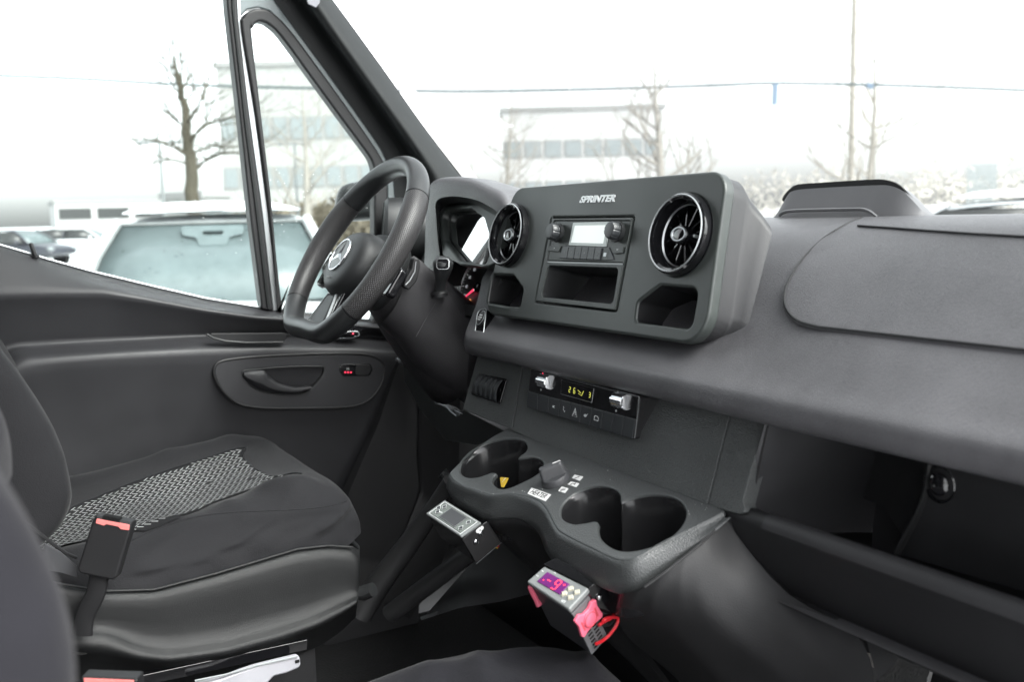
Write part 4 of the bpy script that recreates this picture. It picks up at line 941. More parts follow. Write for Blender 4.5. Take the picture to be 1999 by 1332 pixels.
for t, bulge in ((.04, .0), (.15, -.006), (.35, -.010), (.6, -.010), (.85, -.004), (1, 0)):
    rws.append([p.lerp(q, t)+outw(p, bulge) for p, q in zip(b0, b2)])
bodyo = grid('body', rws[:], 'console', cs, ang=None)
# passenger side flank sweeping back under the bin
fk = [([(1421, 1012), (1364, 1064), (1297, 1117), (1246, 1154), (1225, 1159)], lambda p: onY(p, .60)+V((0, 0, 0))),]
def flank_row(pts, ys): return resample([onY(p, y+.026) for p, y in zip(pts, ys)], 30)
F_ = [flank_row([(1421, 1013), (1364, 1066), (1297, 1119), (1246, 1156), (1215, 1161)], (.672, .628, .590, .566, .560)),
      flank_row([(1432, 1040), (1385, 1090), (1325, 1142), (1268, 1180), (1205, 1195)], (.676, .634, .598, .580, .585)),
      flank_row([(1472, 1088), (1430, 1140), (1370, 1190), (1300, 1215), (1206, 1232)], (.684, .650, .620, .610, .620)),
      flank_row([(1535, 1168), (1490, 1205), (1430, 1245), (1340, 1265), (1240, 1262)], (.682, .662, .642, .635, .65)),
      flank_row([(1625, 1208), (1570, 1255), (1500, 1300), (1400, 1320), (1290, 1300)], (.686, .672, .660, .655, .67)),
      flank_row([(1690, 1245), (1640, 1310), (1560, 1370), (1450, 1385), (1340, 1345)], (.689, .680, .672, .668, .68)),
      flank_row([(1712, 1330), (1660, 1400), (1570, 1450), (1460, 1450), (1380, 1400)], (.689, .680, .672, .668, .68))]
F_ = [r_+[r_[-1]+V((-.008, .006, 0)), r_[-1]+V((-.02, .03, 0)), r_[-1]+V((-.05, .20, 0))] for r_ in F_]
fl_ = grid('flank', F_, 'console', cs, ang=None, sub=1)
tube('seam_edge', [p+V((0, -.001, -.0005)) for p in F_[0][:24]], .0016, 'console', fl_, seg=8)
F_b = [[p for p in (F_[i][0] for i in range(7))], [p+V((-.012, .04, .0)) for p in (F_[i][0] for i in range(7))], [p+V((-.07, .16, .0)) for p in (F_[i][0] for i in range(7))]]
grid('rear_flank', F_b, 'door_dark', cs)
random.seed(9)
for k in range(22):
    x, y = random.choice([(random.uniform(1000, 1250), random.uniform(900, 1090)), (random.uniform(1340, 1390), random.uniform(985, 1010)), (random.uniform(940, 1060), random.uniform(955, 968))])
    a_, b_q = TP.px(x, y)
    if inside_(a_, b_q, HL) or inside_(a_, b_q, HR) or not inside_(a_, b_q, TO): continue
    lathe('dust_speck', TP, (a_, b_q), [(random.uniform(.0003, .0007), .0001), (.0002, .0005), (0, .0006)], 'white', cs, 6)
# knob
KP = Pl(TP.W(*TP.px(1086, 938)), (1, .0, 0), (0, 1, TA))
kb = thing('heater_knob', KP.o, 'grey rotary heater switch with a raised bar, mounted between the cup holders', 'knob')
lathe('base', KP, (0, 0), [(.0195, 0), (.0190, .006), (.0175, .0085), (0, .0088)], 'ctrl_box', kb, 40)
a_k = R(62); ud = V((math.cos(a_k), math.sin(a_k)))
KB = Pl(KP.W(0, 0, .0085), KP.u*ud.x+KP.v*ud.y, KP.v*ud.x-KP.u*ud.y)
hw = [(-.0195, .0065), (.0195, .0065)]
rws = []
for h, hl_, wd in ((-.004, .0172, .0085), (.004, .0170, .0070), (.011, .0162, .0058), (.0142, .0150, .0048), (.0152, .0138, .0036)):
    rws.append([KB.W(a, b, h) for a, b in fillet([(-hl_, -wd), (hl_, -wd), (hl_, wd), (-hl_, wd)], min(.004, wd*.8), 4)])
gk = grid('grip', rws, 'ctrl_box', kb, closed_u=True, caps=True, ang=.9, wn=True)
box('pointer', KB, .004, -.0008, .0145, .0008, .0140, .0158, 'white', gk, .0002)
# stickers
def sticker(pxq, s, size, label, dark='ink', rot=0, sx=1):
    p4 = pxs(TP, pxq); c = (sum(p[0] for p in p4)/4, sum(p[1] for p in p4)/4)
    t = plate('sticker', TP, [p4], .0002, .0007, 'white', None, bevel=.0001); tag(t, label, 'sticker')
    d = V(p4[1])-V(p4[0]); an = math.atan2(d.y, d.x)
    text('print', TP, c[0], c[1], .0008, s, size, 'ink', t, rot=an+rot, sx=sx)
sticker([(1038, 953.5), (1076, 967), (1065, 980), (1030, 965)], 'HEATER', .0118, 'white rectangular sticker reading HEATER in front of the heater knob', sx=.78)
sticker([(1117, 934.5), (1122, 928), (1138.5, 932), (1132, 940)], 'I', .010, 'small white sticker marked with a single bar, farthest from the knob', rot=R(35))
sticker([(1108, 947), (1115, 941.5), (1131, 945), (1125, 952.5)], '2', .010, 'small white sticker marked 2 between two other stickers by the knob', rot=R(20))
sticker([(1090, 960), (1097, 951), (1110, 955), (1103, 964)], 'II', .010, 'small white sticker with two bars, closest to the HEATER sticker', rot=R(20))
sk3 = zm3([(785, 1108), (845, 1113), (812, 1176), (796, 1172)])
CUPL = Pl(TP.W(*TP.px(984, 948))+V((0, .012, -.040)), (1, 0, 0), (0, 1, .9))
ys = plate('warning_sticker', CUPL, [fillet(pxs(CUPL, [(976, 932.5), (993.5, 934), (984, 953), (979, 952)]), .0015, 3)], 0, .0008, 'yellow', None, bevel=.0002); tag(ys, 'yellow triangular warning sticker inside the farther cup holder', 'sticker')
text('symbol', CUPL, *CUPL.px(984, 939), .0010, '!', .011, 'print', ys)

# ================================================================== TEMPERATURE CONTROLLERS
u_ = V((.986, .1437, -.0841)); v_ = V((-.0865, .874, .4782))
RC = Pl(C0+(V((.1514, .5574, 1.1904))-C0)*.965, u_, v_)
rc = thing('temperature_controller', RC.o, 'grey temperature controller showing red minus 9 on a purple screen, held by pink clips', 'controller')
bq = pxs(RC, [(1028, 1136), (1062, 1106), (1149, 1149), (1110, 1191)])
plate('bezel', RC, [fillet(bq, .002, 3)], -.007, 0, 'ctrl_face', rc, bevel=.0018)
def q(t, s):  # bilinear on the bezel
    a, b, c, d = [V(x) for x in bq]; p = (a.lerp(d, t)).lerp(b.lerp(c, t), s); return (p.x, p.y)
dsr = plate('display', RC, [[q(.16, .24), q(.68, .27), q(.68, .80), q(.16, .82)]], -.001, .0012, 'purple', rc, bevel=.0004)
rt_ = math.atan2(q(1, .5)[1]-q(0, .5)[1], q(1, .5)[0]-q(0, .5)[0])
seg7('minus', RC, *q(.33, .52), .0014, '-', .013, 'led_red', dsr, rot=rt_, w=.0016); seg7('digit', RC, *q(.50, .52), .0014, '9', .013, 'led_red', dsr, rot=rt_, w=.0017)
tube('degree_mark', [RC.W(q(.62, .66)[0]+.0012*math.cos(a), q(.62, .66)[1]+.0012*math.sin(a), .0014) for a in [i*math.pi/5 for i in range(10)]], .0003, 'led_red', dsr, seg=4, closed=True)
lathe('decimal_dot', RC, q(.24, .42), [(.0009, .001), (.0009, .0015), (0, .0015)], 'led_red', dsr, 10)
for t, s in ((.76, .66), (.90, .66), (.74, .38), (.88, .38)):
    c = q(t, s); kk = lathe('key', RC, c, [(.0042, -.001), (.0040, .0016), (.0034, .0022), (0, .0023)], 'beige', rc, 4)
text('mark', RC, *q(.82, .13), .0003, 'SET', .004, 'print', rc)
for t, s in ((.07, .75), (.07, .45), (.28, .93)): text('mark', RC, *q(t, s), .0003, '\u2022\u2022', .005, 'print', rc)
# box of the controller
bb = [q(.03, .05), q(.97, .05), q(.97, .92), q(.03, .92)]
rws = [[RC.W(a, b, h) for a, b in bb] for h in (-.006, -.074)]
bx = bmesh.new(); box('x', RC, 0, 0, 0, 0, 0, 0, None, bm=bx) if False else None
bodyr = grid('case', rws, 'ctrl_box', rc, closed_u=True, caps=True, ang=.3, bev=.0008)
# grey vented end cap: face on the passenger side (t = .97)
e0, e1 = RC.W(*q(.975, .06), -.03), RC.W(*q(.975, .90), -.03)
EPl = Pl(e0, e1-e0, RC.n); wE = (e1-e0).length
ec = plate('end_plate', EPl, [[(0, -.046), (wE, -.046), (wE, .020), (0, .020)]], -.001, .0015, 'ctrl_grey', rc, bevel=.0004)
if EPl.n.dot(C0-e0) < 0: EPl = Pl(e1, e0-e1, RC.n)
for i in range(2):
    for j in range(6): box('vent_slot', EPl, wE*(.22+.34*i), -.043+j*.0050, wE*(.22+.34*i)+wE*.24, -.0405+j*.0050, .0005, .0020, 'ink', ec, .0003)
# pink mounting clip on that end, and its twin on the far end
c0_ = [EPl.px(*p) for p in ((1110, 1190), (1156, 1162), (1168, 1193), (1126, 1229))]
cw = wE
co = fillet([(-.004, -.010), (-.002, -.013), (.005, -.011), (cw-.008, -.011), (cw+.002, -.013), (cw+.004, -.009), (cw+.002, .006), (cw+.004, .014), (cw-.004, .016), (cw-.010, .012), (.010, .012), (.004, .017), (-.004, .014), (-.002, .004)], .002, 3)
clp = plate('mounting_clip', EPl, [co], .0018, .0065, 'pink', rc, bevel=.0012)
lathe('clip_disc', EPl, (cw*.5, .001), [(.0095, .006), (.0095, .0076), (.0080, .0086), (0, .0088)], 'pink', clp, 28)
tube('disc_groove', [EPl.W(cw*.5+.0085*math.cos(a), .001+.0085*math.sin(a), .0086) for a in [i*math.pi/14 for i in range(28)]], .0004, 'red_paint', clp, seg=5, closed=True)
for s in (.10, .90): box('clip_slot', EPl, cw*s-.001, -.006, cw*s+.001, .007, .006, .0068, 'red_paint', clp, .0003)
f0 = RC.W(*q(.03, .5), -.012)
FPl = Pl(RC.W(*q(.0, .05), -.008), RC.n, RC.W(*q(0, .9), -.008)-RC.W(*q(0, .05), -.008))
cl2_ = tube('far_clip', [RC.W(*q(.02, .02), -.008), RC.W(*q(.03, .0), -.016), RC.W(*q(.05, -.03), -.026), RC.W(*q(.08, -.04), -.034)], [.003, .0036, .003, .0042], 'pink', rc, seg=8)
# bracket: shiny plate behind the bezel, folded down on the passenger side, with a screw
bqq = [(1062, 1104), (1086, 1091.5), (1173, 1134), (1151, 1150)]
bk2 = plate('bracket', RC, [pxs(RC, bqq, -.003)], -.0045, -.0015, 'gloss', rc, bevel=.0004)
b0_, b1_ = RC.W(*RC.px(1151, 1150, -.003), -.003), RC.W(*RC.px(1173, 1134, -.003), -.003)
BPl = Pl(b0_, b1_-b0_, RC.n); wB = (b1_-b0_).length
if BPl.n.dot(C0-b0_) < 0: BPl = Pl(b1_, b0_-b1_, RC.n)
plate('bracket_side', BPl, [[(-.012, 0), (wB+.0, 0), (wB+.004, -.045), (wB*.2, -.06), (-.012, -.05)]], -.0012, 0, 'gloss', bk2, bevel=.0003)
scw = lathe('screw', BPl, (wB*.35, -.018), [(.0042, 0), (.0040, .0012), (.0028, .0026), (0, .003)], 'chrome', bk2, 20)
# red leads
wr = [thing('red_wire', (0, 0, 0), '', '')] if False else None
e_low = RC.W(*q(.98, .6), -.040); onw = lambda x, y, d: onD((x, y), d)
dW = (e_low-C0).dot(ROT@V((0, 0, 1)))
for nm, ps in (('lead', [(1176, 1215, 0), (1182, 1209, .0), (1195, 1206, .01), (1206, 1208, .02), (1203, 1222, .02), (1190, 1240, .015), (1176, 1252, .01), (1164, 1258, 0)]), ('lead', [(1168, 1222, .0), (1180, 1214, .006), (1194, 1206, .016), (1200, 1190, .03)])):
    tube(nm, catm([onD((x, y), dW+z) for x, y, z in ps], 6), .0019, 'wire_red', rc, seg=8)
tube('lead', catm([onD((x, y), dW+z) for x, y, z in [(1172, 1218, .005), (1184, 1222, .01), (1196, 1214, .02), (1202, 1196, .03)]], 6), .0017, 'black', rc, seg=8)

# left controller with pale lcd, in a black bracket
LO = onD((831, 1002), 1.33); LC = Pl(LO, u_, v_)
lc = thing('temperature_controller', LO, 'pale grey controller with blank screen in a black bracket, below the farther cup holder', 'controller')
lq = pxs(LC, [(831, 1003), (868, 976.5), (938.5, 1020), (899.5, 1048)])
def q2(t, s):
    a, b, c, d = [V(x) for x in lq]; p = (a.lerp(d, t)).lerp(b.lerp(c, t), s); return (p.x, p.y)
plate('bezel', LC, [fillet(lq, .001, 2)], -.004, 0, 'ctrl_face', lc, bevel=.0012)
tube('bezel_line', [LC.W(*q2(t, s), .0002) for t, s in ((.05, .08), (.95, .08), (.95, .92), (.05, .92))], .0006, 'print', lc, seg=5, closed=True)
plate('face', LC, [fillet([q2(.07, .12), q2(.93, .12), q2(.93, .88), q2(.07, .88)], .001, 2)], -.0005, .0008, 'lcd_grey', lc, bevel=.0003)
dd = plate('screen', LC, [[q2(.30, .20), q2(.74, .20), q2(.74, .82), q2(.30, .82)]], .0005, .0016, 'ctrl_box', lc, bevel=.0003)
tube('outline', [LC.W(*q2(t, s), .0016) for t, s in ((.30, .20), (.74, .20), (.74, .82), (.30, .82))], .0004, 'print_dim', dd, seg=5, closed=True)
for t, s in ((.17, .70), (.17, .34), (.25, .36) if False else (.10, .52), (.85, .30), (.85, .68)):
    c = q2(t, s); lathe('key', LC, c, [(.0040, .0005), (.0038, .0016), (0, .0018)], 'button', lc, 4); tube('key_outline', [LC.W(c[0]+a, c[1]+b, .0017) for a, b in ((-.004, 0), (0, -.004), (.004, 0), (0, .004))], .0003, 'print', lc, seg=5, closed=True)
text('mark', LC, *q2(.22, .40), .001, 'TEMP', .003, 'print', lc)
rws = [[LC.W(*q2(t, s), h) for t, s in ((.0, .06), (.99, .0), (.99, .96), (.02, .96))] for h in (-.003, -.046)]
grid('case', rws, 'gloss', lc, closed_u=True, caps=True, ang=.3, bev=.0006)
g0, g1 = LC.W(*q2(1.0, -.02), 0), LC.W(*q2(1.0, 1.25), 0)
GPl = Pl(g0, g1-g0, LC.n)
if GPl.n.dot(C0-g0) < 0: GPl = Pl(g1, g0-g1, LC.n)
wG = (g1-g0).length
bkt = plate('bracket', GPl, [fillet([(0, -.004), (wG*.5, -.002), (wG, -.004), (wG+.004, -.046), (0.002, -.050)], .002, 2)], .0008, .0022, 'gloss', lc, bevel=.0005)
tube('bracket_edge', [GPl.W(0.002, -.050, .002), GPl.W(wG+.004, -.046, .002)], .0005, 'dullmetal', bkt, seg=5)
for a, b in ((wG*.36, -.020), (wG*.62, -.013)):
    s2 = lathe('screw', GPl, (a, b), [(.0040, .002), (.0036, .0038), (.0022, .0048), (0, .005)], 'chrome', bkt, 18)
    for rt in (0, math.pi/2): tube('slot', [GPl.W(a-.0022*math.cos(rt+.5), b-.0022*math.sin(rt+.5), .0048), GPl.W(a+.0022*math.cos(rt+.5), b+.0022*math.sin(rt+.5), .0048)], .0004, 'ink', s2, seg=5)
plate('label', GPl, [fillet([(wG*.50, -.0045), (wG*.80, -.0045), (wG*.80, -.0105), (wG*.50, -.0105)], .0025, 3)], .001, .0028, 'white', bkt)
text('mark', GPl, wG*.65, -.0075, .0029, 'x', .005, 'ink', bkt)
dL = 1.34
tube('lead', catm([onD((x, y), dL) for x, y in ((950, 1072), (958, 1070), (968, 1066), (974, 1068))], 4), .0014, 'wire_red', lc, seg=6)
tube('lead', catm([onD((x, y), dL) for x, y in ((950, 1075), (960, 1072), (968, 1070), (972, 1071))], 4), .0010, 'yellow', lc, seg=6)

# ================================================================== SEATS
FZ = .72
def cloth_noise(p, amp, sc=9, seed=0):
    v = noise.noise(V((p.x*sc*.6+seed, p.y*sc, p.z*sc*.7)))*.6 + noise.noise(V((p.x*sc*1.2+seed, p.y*sc*2.6, p.z*sc*1.5)))*.4
    return amp*v
CX0, CX1 = -.755, -.235      # cushion width
def seat(label, group, x0, x1, mirror, dy, fabric, dz=0):
    s = thing('bucket_seat', ((x0+x1)/2, .2+dy, FZ), label, 'seat', group)
    # cushion: stations along y, section over x
    st_ = [(-.12, 1.165, 1.09), (.0, 1.172, 1.09), (.10, 1.180, 1.085), (.20, 1.192, 1.085), (.30, 1.206, 1.09), (.38, 1.218, 1.10), (.44, 1.226, 1.115), (.475, 1.226, 1.13), (.497, 1.215, 1.14), (.510, 1.195, 1.145), (.514, 1.170, 1.148), (.510, 1.150, 1.150)]
    st_ = [tuple(v) for v in catm(st_, 6)]; rows = []; xc = (x0+x1)/2; hw = (x1-x0)/2
    for y, zt, zb in st_:
        r = []
        fr_ = max(0, (y-.40)/.114); hwy = hw*(1-.10*fr_**2.4)*(1-.05*max(0, .15-y)/.25)
        if mirror: fr_ = max(0, (y-.26)/.254); hwy = hw*(1-.36*fr_**2.2)
        for i in range(49):
            t = -1+2*i/48
            # superellipse-like section: bottom edge -> side -> top -> side
            ang_ = math.pi*(1-(i/48)); c, sn = math.cos(ang_), math.sin(ang_)
            ex = math.copysign(abs(c)**.40, c); ez = abs(sn)**.50
            x = xc+hwy*ex
            bol = .012*math.exp(-((abs(ex)-.80)/.14)**2)*(1-fr_)
            dish = -.014*max(0, 1-(ex/.62)**2)*(1-.6*fr_)
            z = zb + (zt-zb)*ez + (bol+dish)*ez
            z += dz; p = V((x, y+dy, z))
            # folds pulled from the front corners and along the sides
            side = max(0, abs(ex)-.75)/.25
            f = .0035*side*math.sin(y*95+z*60+2*noise.noise(p*8)) * (1 if ez < .95 else .3)
            f += cloth_noise(p, .0045, 10, 3*mirror)
            f += .0035*math.sin((y*1.0+abs(ex)*.16)*70+1.2*noise.noise(p*5))*max(0, 1-abs((y-.40)/.10))*(1 if abs(ex) < .9 else .4)
            # gathered cloth: ridged folds running across the front and slanting down the side
            def rid(v): return (1-abs(v))**3
            fa_ = rid(noise.noise(V((x*2.2+mirror*5, (y*1.0-abs(x-xc)*.35)*13, 1.3)))*1.9)*max(0, 1-((y-.42)/.14)**2)*.015
            fs_ = rid(noise.noise(V((y*4.0+z*9, z*22-y*7+mirror*3, 4.7)))*1.9)*.017
            fd_ = rid(noise.noise(V((x*9-y*3, y*4+x*2, 9.1+mirror)))*1.8)*.007*(1 if abs(ex) > .55 else .0)
            win = max(0, min(1, (.70-abs(ex))/.12))*max(0, min(1, (.435-y)/.03))*(1 if mirror == 0 else 0); fa_ *= 1-win; fd_ *= 1-win; f *= 1-.8*win
            p += V((math.copysign(f*.6+fs_-.003, ex)*side, 0, (f*.5+fa_+fd_)*(1-side)))
            if p.z < 1.165+dz: p.x = min(p.x, x1+.004)
            r.append(p)
        rows.append(r)
    cu_ = grid('cushion', rows, fabric, s, ang=None, sub=1, caps=True)
    return s, rows
ds, crow = seat('driver seat in loose grey covers with a patterned insert, beside the door', 'pair of fabric covered van seats', CX0, CX1, 0, 0, 'seat_fabric')
# patterned insert with pale dashes lying on the cushion: outline given in the photograph, laid on the cushion top
def cush_pt(x, y, off=.0):
    # interpolate the cushion grid at x,y
    ys_ = [r[24].y for r in crow[:50]]; y = max(ys_[0], min(ys_[-1]-1e-4, y)); j = max(k for k in range(49) if ys_[k] <= y); t = (y-ys_[j])/(ys_[j+1]-ys_[j])
    def zat(r):
        for a, b in zip(r, r[1:]):
            if a.x <= x <= b.x and b.x > a.x and a.z > 1.12: return a.z+(b.z-a.z)*(x-a.x)/(b.x-a.x)
        return r[24].z
    return V((x, y, zat(crow[j])*(1-t)+zat(crow[j+1])*t+off))
def onCush(p):
    r = ray(p); z = 1.2
    for _ in range(12):
        q_ = onZ(p, z); z = cush_pt(q_.x, q_.y).z
    return q_
ins = [(60, 1062), (140, 995), (250, 950), (340, 918), (420, 893), (480, 877), (474, 893), (484, 906), (505, 922), (540, 933), (590, 938), (520, 951), (440, 976), (350, 1012), (280, 1044), (215, 1075), (60, 1110)]
insP = [onCush(p) for p in ins]
def inside(x, y, poly):
    c = False; n = len(poly)
    for i in range(n):
        a, b = poly[i], poly[i-1]
        if (a[1] > y) != (b[1] > y) and x < (b[0]-a[0])*(y-a[1])/(b[1]-a[1])+a[0]: c = not c
    return c
ipoly = [(p.x, p.y) for p in insP]
mnx, mxx = min(p[0] for p in ipoly), max(p[0] for p in ipoly); mny, mxy = min(p[1] for p in ipoly), max(p[1] for p in ipoly)
bm = bmesh.new(); st2 = .0030; cache = {}
def gv(i, j):
    if (i, j) not in cache: cache[(i, j)] = bm.verts.new(cush_pt(mnx+i*st2, mny+j*st2, .0020))
    return cache[(i, j)]
for i in range(int((mxx-mnx)/st2)+1):
    for j in range(int((mxy-mny)/st2)+1):
        if inside(mnx+(i+.5)*st2, mny+(j+.5)*st2, ipoly): bm.faces.new((gv(i, j), gv(i+1, j), gv(i+1, j+1), gv(i, j+1)))
# dashes (second material slot)
px_, py_ = .0112, .0098; L_, W_ = .0118, .0016
nx, ny = int((mxx-mnx)/px_)+2, int((mxy-mny)/py_)+2
for i in range(nx):
    for j in range(ny):
        x = mnx+i*px_; y = mny+j*py_+(.3*py_ if i % 2 else 0); an = R(52) if i % 2 else R(-52)
        near = x > -.36+ (y-.35)*.1
        dx, dy = math.sin(an), math.cos(an)
        if random.random() < .005 or not all(inside(x+s*dx*L_/2, y+s*dy*L_/2, ipoly) for s in (-1, 1)): continue
        c4 = []
        for s, wv in ((-1, -1), (-1, 1), (1, 1), (1, -1)): c4.append(bm.verts.new(cush_pt(x+s*dx*L_/2+wv*dy*W_/2, y+s*dy*L_/2-wv*dx*W_/2, .0030)))
        f = bm.faces.new(c4); f.material_index = 1
me = bpy.data.meshes.new('patterned_insert'); bm.normal_update(); bm.to_mesh(me); bm.free()
finish('patterned_insert', me, ['insert', 'thread'], ds, ang=None)
tube('insert_seam', [cush_pt(p.x, p.y, .002) for p in resample(catm(insP[5:11], 5), 40)], .0012, 'black', ds, seg=6)
tube('insert_seam', [cush_pt(p.x, p.y, .003) for p in resample(insP[:6], 30)], .0016, 'seat_fabric', ds, seg=6)
# piping along the near top edge of the cushion side
pp_ = [onX(p, -.2405) for p in ((250, 1058), (330, 1022), (420, 1003), (520, 997), (600, 993), (650, 986), (676, 978))]
tube('piping', [p+V((.0025, 0, 0)) for p in catm(pp_, 5)], .0010, 'seat_fabric', ds, seg=6)
# backrest
def backrest(par, sil, x0, x1, xs_, fabric, N=44, thick=.16, rnd=.05):
    P = resample(catm([onX(p, xs_) for p in sil], 5), N); rows = []
    for p in P:
        r = []
        for (dx, dyy) in ((0, -thick), (0, -.08), (0, -.045), (-.006, -.018), (-.020, -.004), (-.045, .0), (-.10, -.004), (-.18, -.02), (-.26, -.024), (-.36, -.02), (-.44, -.004), (-.49, -.002), (-.51, -.02), (-.52, -.06), (-.52, -thick)):
            w_ = (x1-x0)/.52; q_ = V((x1+dx*w_, p.y+dyy, p.z+ .15*dyy))
            d = cloth_noise(q_, .006, 8, 11); r.append(q_+V((d*.5 if abs(dx) < .03 else 0, d, 0)))
        rows.append([q_+V((0, .004*(1-abs(noise.noise(V((q_.x*5, q_.z*14, 3.3))))*2.2), 0)) for q_ in catm(r, 4)])
    return grid('backrest', rows, fabric, par, ang=None, sub=1)
backrest(ds, [(-60, 590), (-20, 660), (0, 694), (40, 742), (80, 805), (112, 870), (132, 925), (139, 965), (134, 1005), (112, 1045), (80, 1075), (30, 1120)], CX0, CX1, CX1+.0, 'seat_fabric')
tube('cover_seam', [onX(p, -.228) for p in ((-40, 980), (20, 1000), (60, 1028), (100, 1060), (128, 1080), (150, 1090))], .0022, 'black', ds, seg=6)
# plastic shell beneath the cushion
def XS(x): return XD(x)
sh = [([(90, 1130), (112, 1138), (200, 1152), (300, 1150), (420, 1118), (520, 1088), (580, 1070), (640, 1063), (690, 1066), (698, 1075)], XS(-.250)),
      ([(90, 1136), (112, 1143), (200, 1158), (300, 1155), (420, 1124), (520, 1094), (580, 1076), (640, 1069), (688, 1073), (697, 1085)], XS(-.228)),
      ([(90, 1150), (112, 1155), (200, 1170), (300, 1168), (420, 1140), (520, 1112), (580, 1095), (640, 1088), (687, 1092), (699, 1105)], XS(-.222)),
      ([(90, 1200), (150, 1205), (220, 1212), (300, 1215), (420, 1195), (520, 1172), (580, 1158), (640, 1142), (686, 1135), (698, 1140)], XS(-.224)),
      ([(90, 1230), (150, 1228), (215, 1232), (290, 1262), (340, 1266), (440, 1252), (540, 1225), (610, 1200), (670, 1172), (694, 1165)], XS(-.226)),
      ([(90, 1250), (150, 1242), (205, 1246), (270, 1272), (330, 1280), (440, 1264), (545, 1236), (616, 1212), (676, 1182), (695, 1172)], XS(-.206)),
      ([(90, 1270), (150, 1268), (205, 1275), (270, 1290), (330, 1295), (440, 1280), (550, 1250), (620, 1226), (672, 1198), (694, 1182)], XS(-.203)),
      ([(90, 1278), (150, 1278), (205, 1284), (270, 1296), (330, 1300), (440, 1285), (552, 1255), (622, 1231), (670, 1203), (692, 1188)], XS(-.222)),
      ([(90, 1340), (150, 1340), (205, 1340), (270, 1340), (330, 1340), (440, 1322), (560, 1290), (625, 1262), (665, 1235), (690, 1210)], XS(-.26))]
sh_rows = []
for pts, f in sh:
    p2 = resample([(x, y, 0) for x, y in pts], 50); rr5 = [f((p.x, p.y)) for p in p2]
    e_ = rr5[-1]; rr5 += [e_+V((-.004, .006, 0)), e_+V((-.02, .012, 0)), e_+V((-.10, .016, 0)), e_+V((-.30, .010, 0)), e_+V((-.5, -.01, 0))]
    sh_rows.append(rr5)
grid('shell', sh_rows, 'shell', ds, ang=None, sub=1)
tube('shell_edge', [onX(p, -.230) for p in ((112, 1140), (200, 1155), (300, 1152), (420, 1121), (520, 1091), (580, 1073), (640, 1066), (688, 1069))], .0018, 'shell', ds, seg=8)  # bead added to carry the highlight along the shell's top edge
lathe('cable_hole', Pl(onX((160, 1253), -.222), (0, 1, 0), (0, 0, 1)), (0, 0), [(.0155, -.004), (.0150, .0085), (.0, .0087)], 'ink', ds, 24)  # flat black disc, the hole's inner shade put in as colour
lv = tube('adjust_lever', [onX((690, 1160), -.24), onX((712, 1158), -.23), onX((728, 1152), -.22)], [.010, .014, .013], 'plastic_dark', ds, seg=12, flat=((0, 0, 1), .8))
# seat plinth
pl_ = Pl((-.24, .2, .95), (0, 1, 0), (0, 0, 1))
box('plinth', pl_, -.28, -.24, .24, .08, -.48, -.03, 'black', ds, .01)
# near seat
ns, _ = seat('passenger seat in plain grey cover, blurred at the bottom edge and nearest the camera', 'pair of fabric covered van seats', .02, .78, 1, .115, 'seat_blue', -.112)
backrest(ns, [(-60, 905), (-30, 935), (-6, 965), (22, 1003), (50, 1055), (78, 1115), (106, 1182), (126, 1242), (139, 1292), (147, 1350), (150, 1420)], .20, .72, .70, 'seat_blue')
# seat rails: white pressed rail beside the driver's seat
rlp = Pl(onX((585, 1290), -.19), (0, 1, 0), (0, 0, 1))
rl = thing('seat_rail', rlp.o, 'white pressed metal seat rail bracket on the floor beside the driver seat shell', 'rail')
plate('bracket', rlp, [fillet(pxs(rlp, [(340, 1350), (430, 1328), (470, 1312), (500, 1302), (586, 1281), (588, 1304), (560, 1316), (535, 1322), (510, 1350)]), .006, 3)], -.012, 0, 'lavender_light', rl, bevel=.003)
tube('rail_edge', [rlp.W(*rlp.px(x, y), .001) for x, y in ((380, 1330), (440, 1318), (500, 1300), (580, 1282))], .0016, 'silver', rl, seg=6)
box('slot', rlp, *rlp.px(576, 1296), *rlp.px(584, 1288), .0, .0015, 'ink', rl, .0003)
plate('track', rlp, [pxs(rlp, [(230, 1330), (600, 1250), (600, 1270), (240, 1350)], -.03)], -.06, -.03, 'gloss', rl)
# buckles
def buckle(label, p_tl, sc_, xx, ang_):
    pass
BU = Pl(onX((190, 1075), -.175), (.42, .90, -.08), (-.06, .10, 1))
bkl = thing('seat_belt_buckle', BU.o, 'black seat belt buckle with red release button standing beside the driver seat', 'buckle', 'seat belt buckles with red release buttons')
bo2 = pxs(BU, [(180, 1017), (187, 1007), (257, 1021), (257, 1030), (228, 1128), (219, 1134), (156, 1121), (150, 1112)])
plate('body', BU, [fillet(bo2, [.003, .002, .002, .003, .004, .004, .004, .004], 4)], -.022, 0, 'black', bkl, bevel=.003, bres=3)
rq = pxs(BU, [(187, 1009), (255, 1023), (254, 1037), (184, 1025)])
TPk = Pl(BU.W(*BU.px(188, 1012)), BU.u*1+BU.v*0+ (V(BU.W(*BU.px(255, 1025)))-V(BU.W(*BU.px(188, 1012)))).normalized()*0, BU.v)
plate('release_button', BU, [fillet(pxs(BU, [(189, 1013), (253, 1025), (252, 1036), (236, 1034), (231, 1029), (208, 1024), (203, 1027), (187, 1022)]), .001, 3)], -.02, .0012, 'buckle_red', bkl, bevel=.0006)
bms = bmesh.new()
for k in range(13):
    x = 201+k*2.6; a0, b0q = BU.px(x, 1012.5+k*.5); box('r', BU, a0, b0q-.003, a0+.0008, b0q+.0035, -.012, .0008, None, bm=bms)
bmobj('ribs', bms, 'ink', bkl)
tube('stalk', catm([BU.W(*BU.px(188, 1126), -.012), BU.W(*BU.px(180, 1165), -.014), BU.W(*BU.px(158, 1210), -.016), BU.W(*BU.px(152, 1250), -.018)], 5), [.012]*16, 'black', bkl, seg=12, flat=(BU.n, .4))
B2 = Pl(onX((215, 1345), .13), (.45, .88, 0), (0, .2, 1))
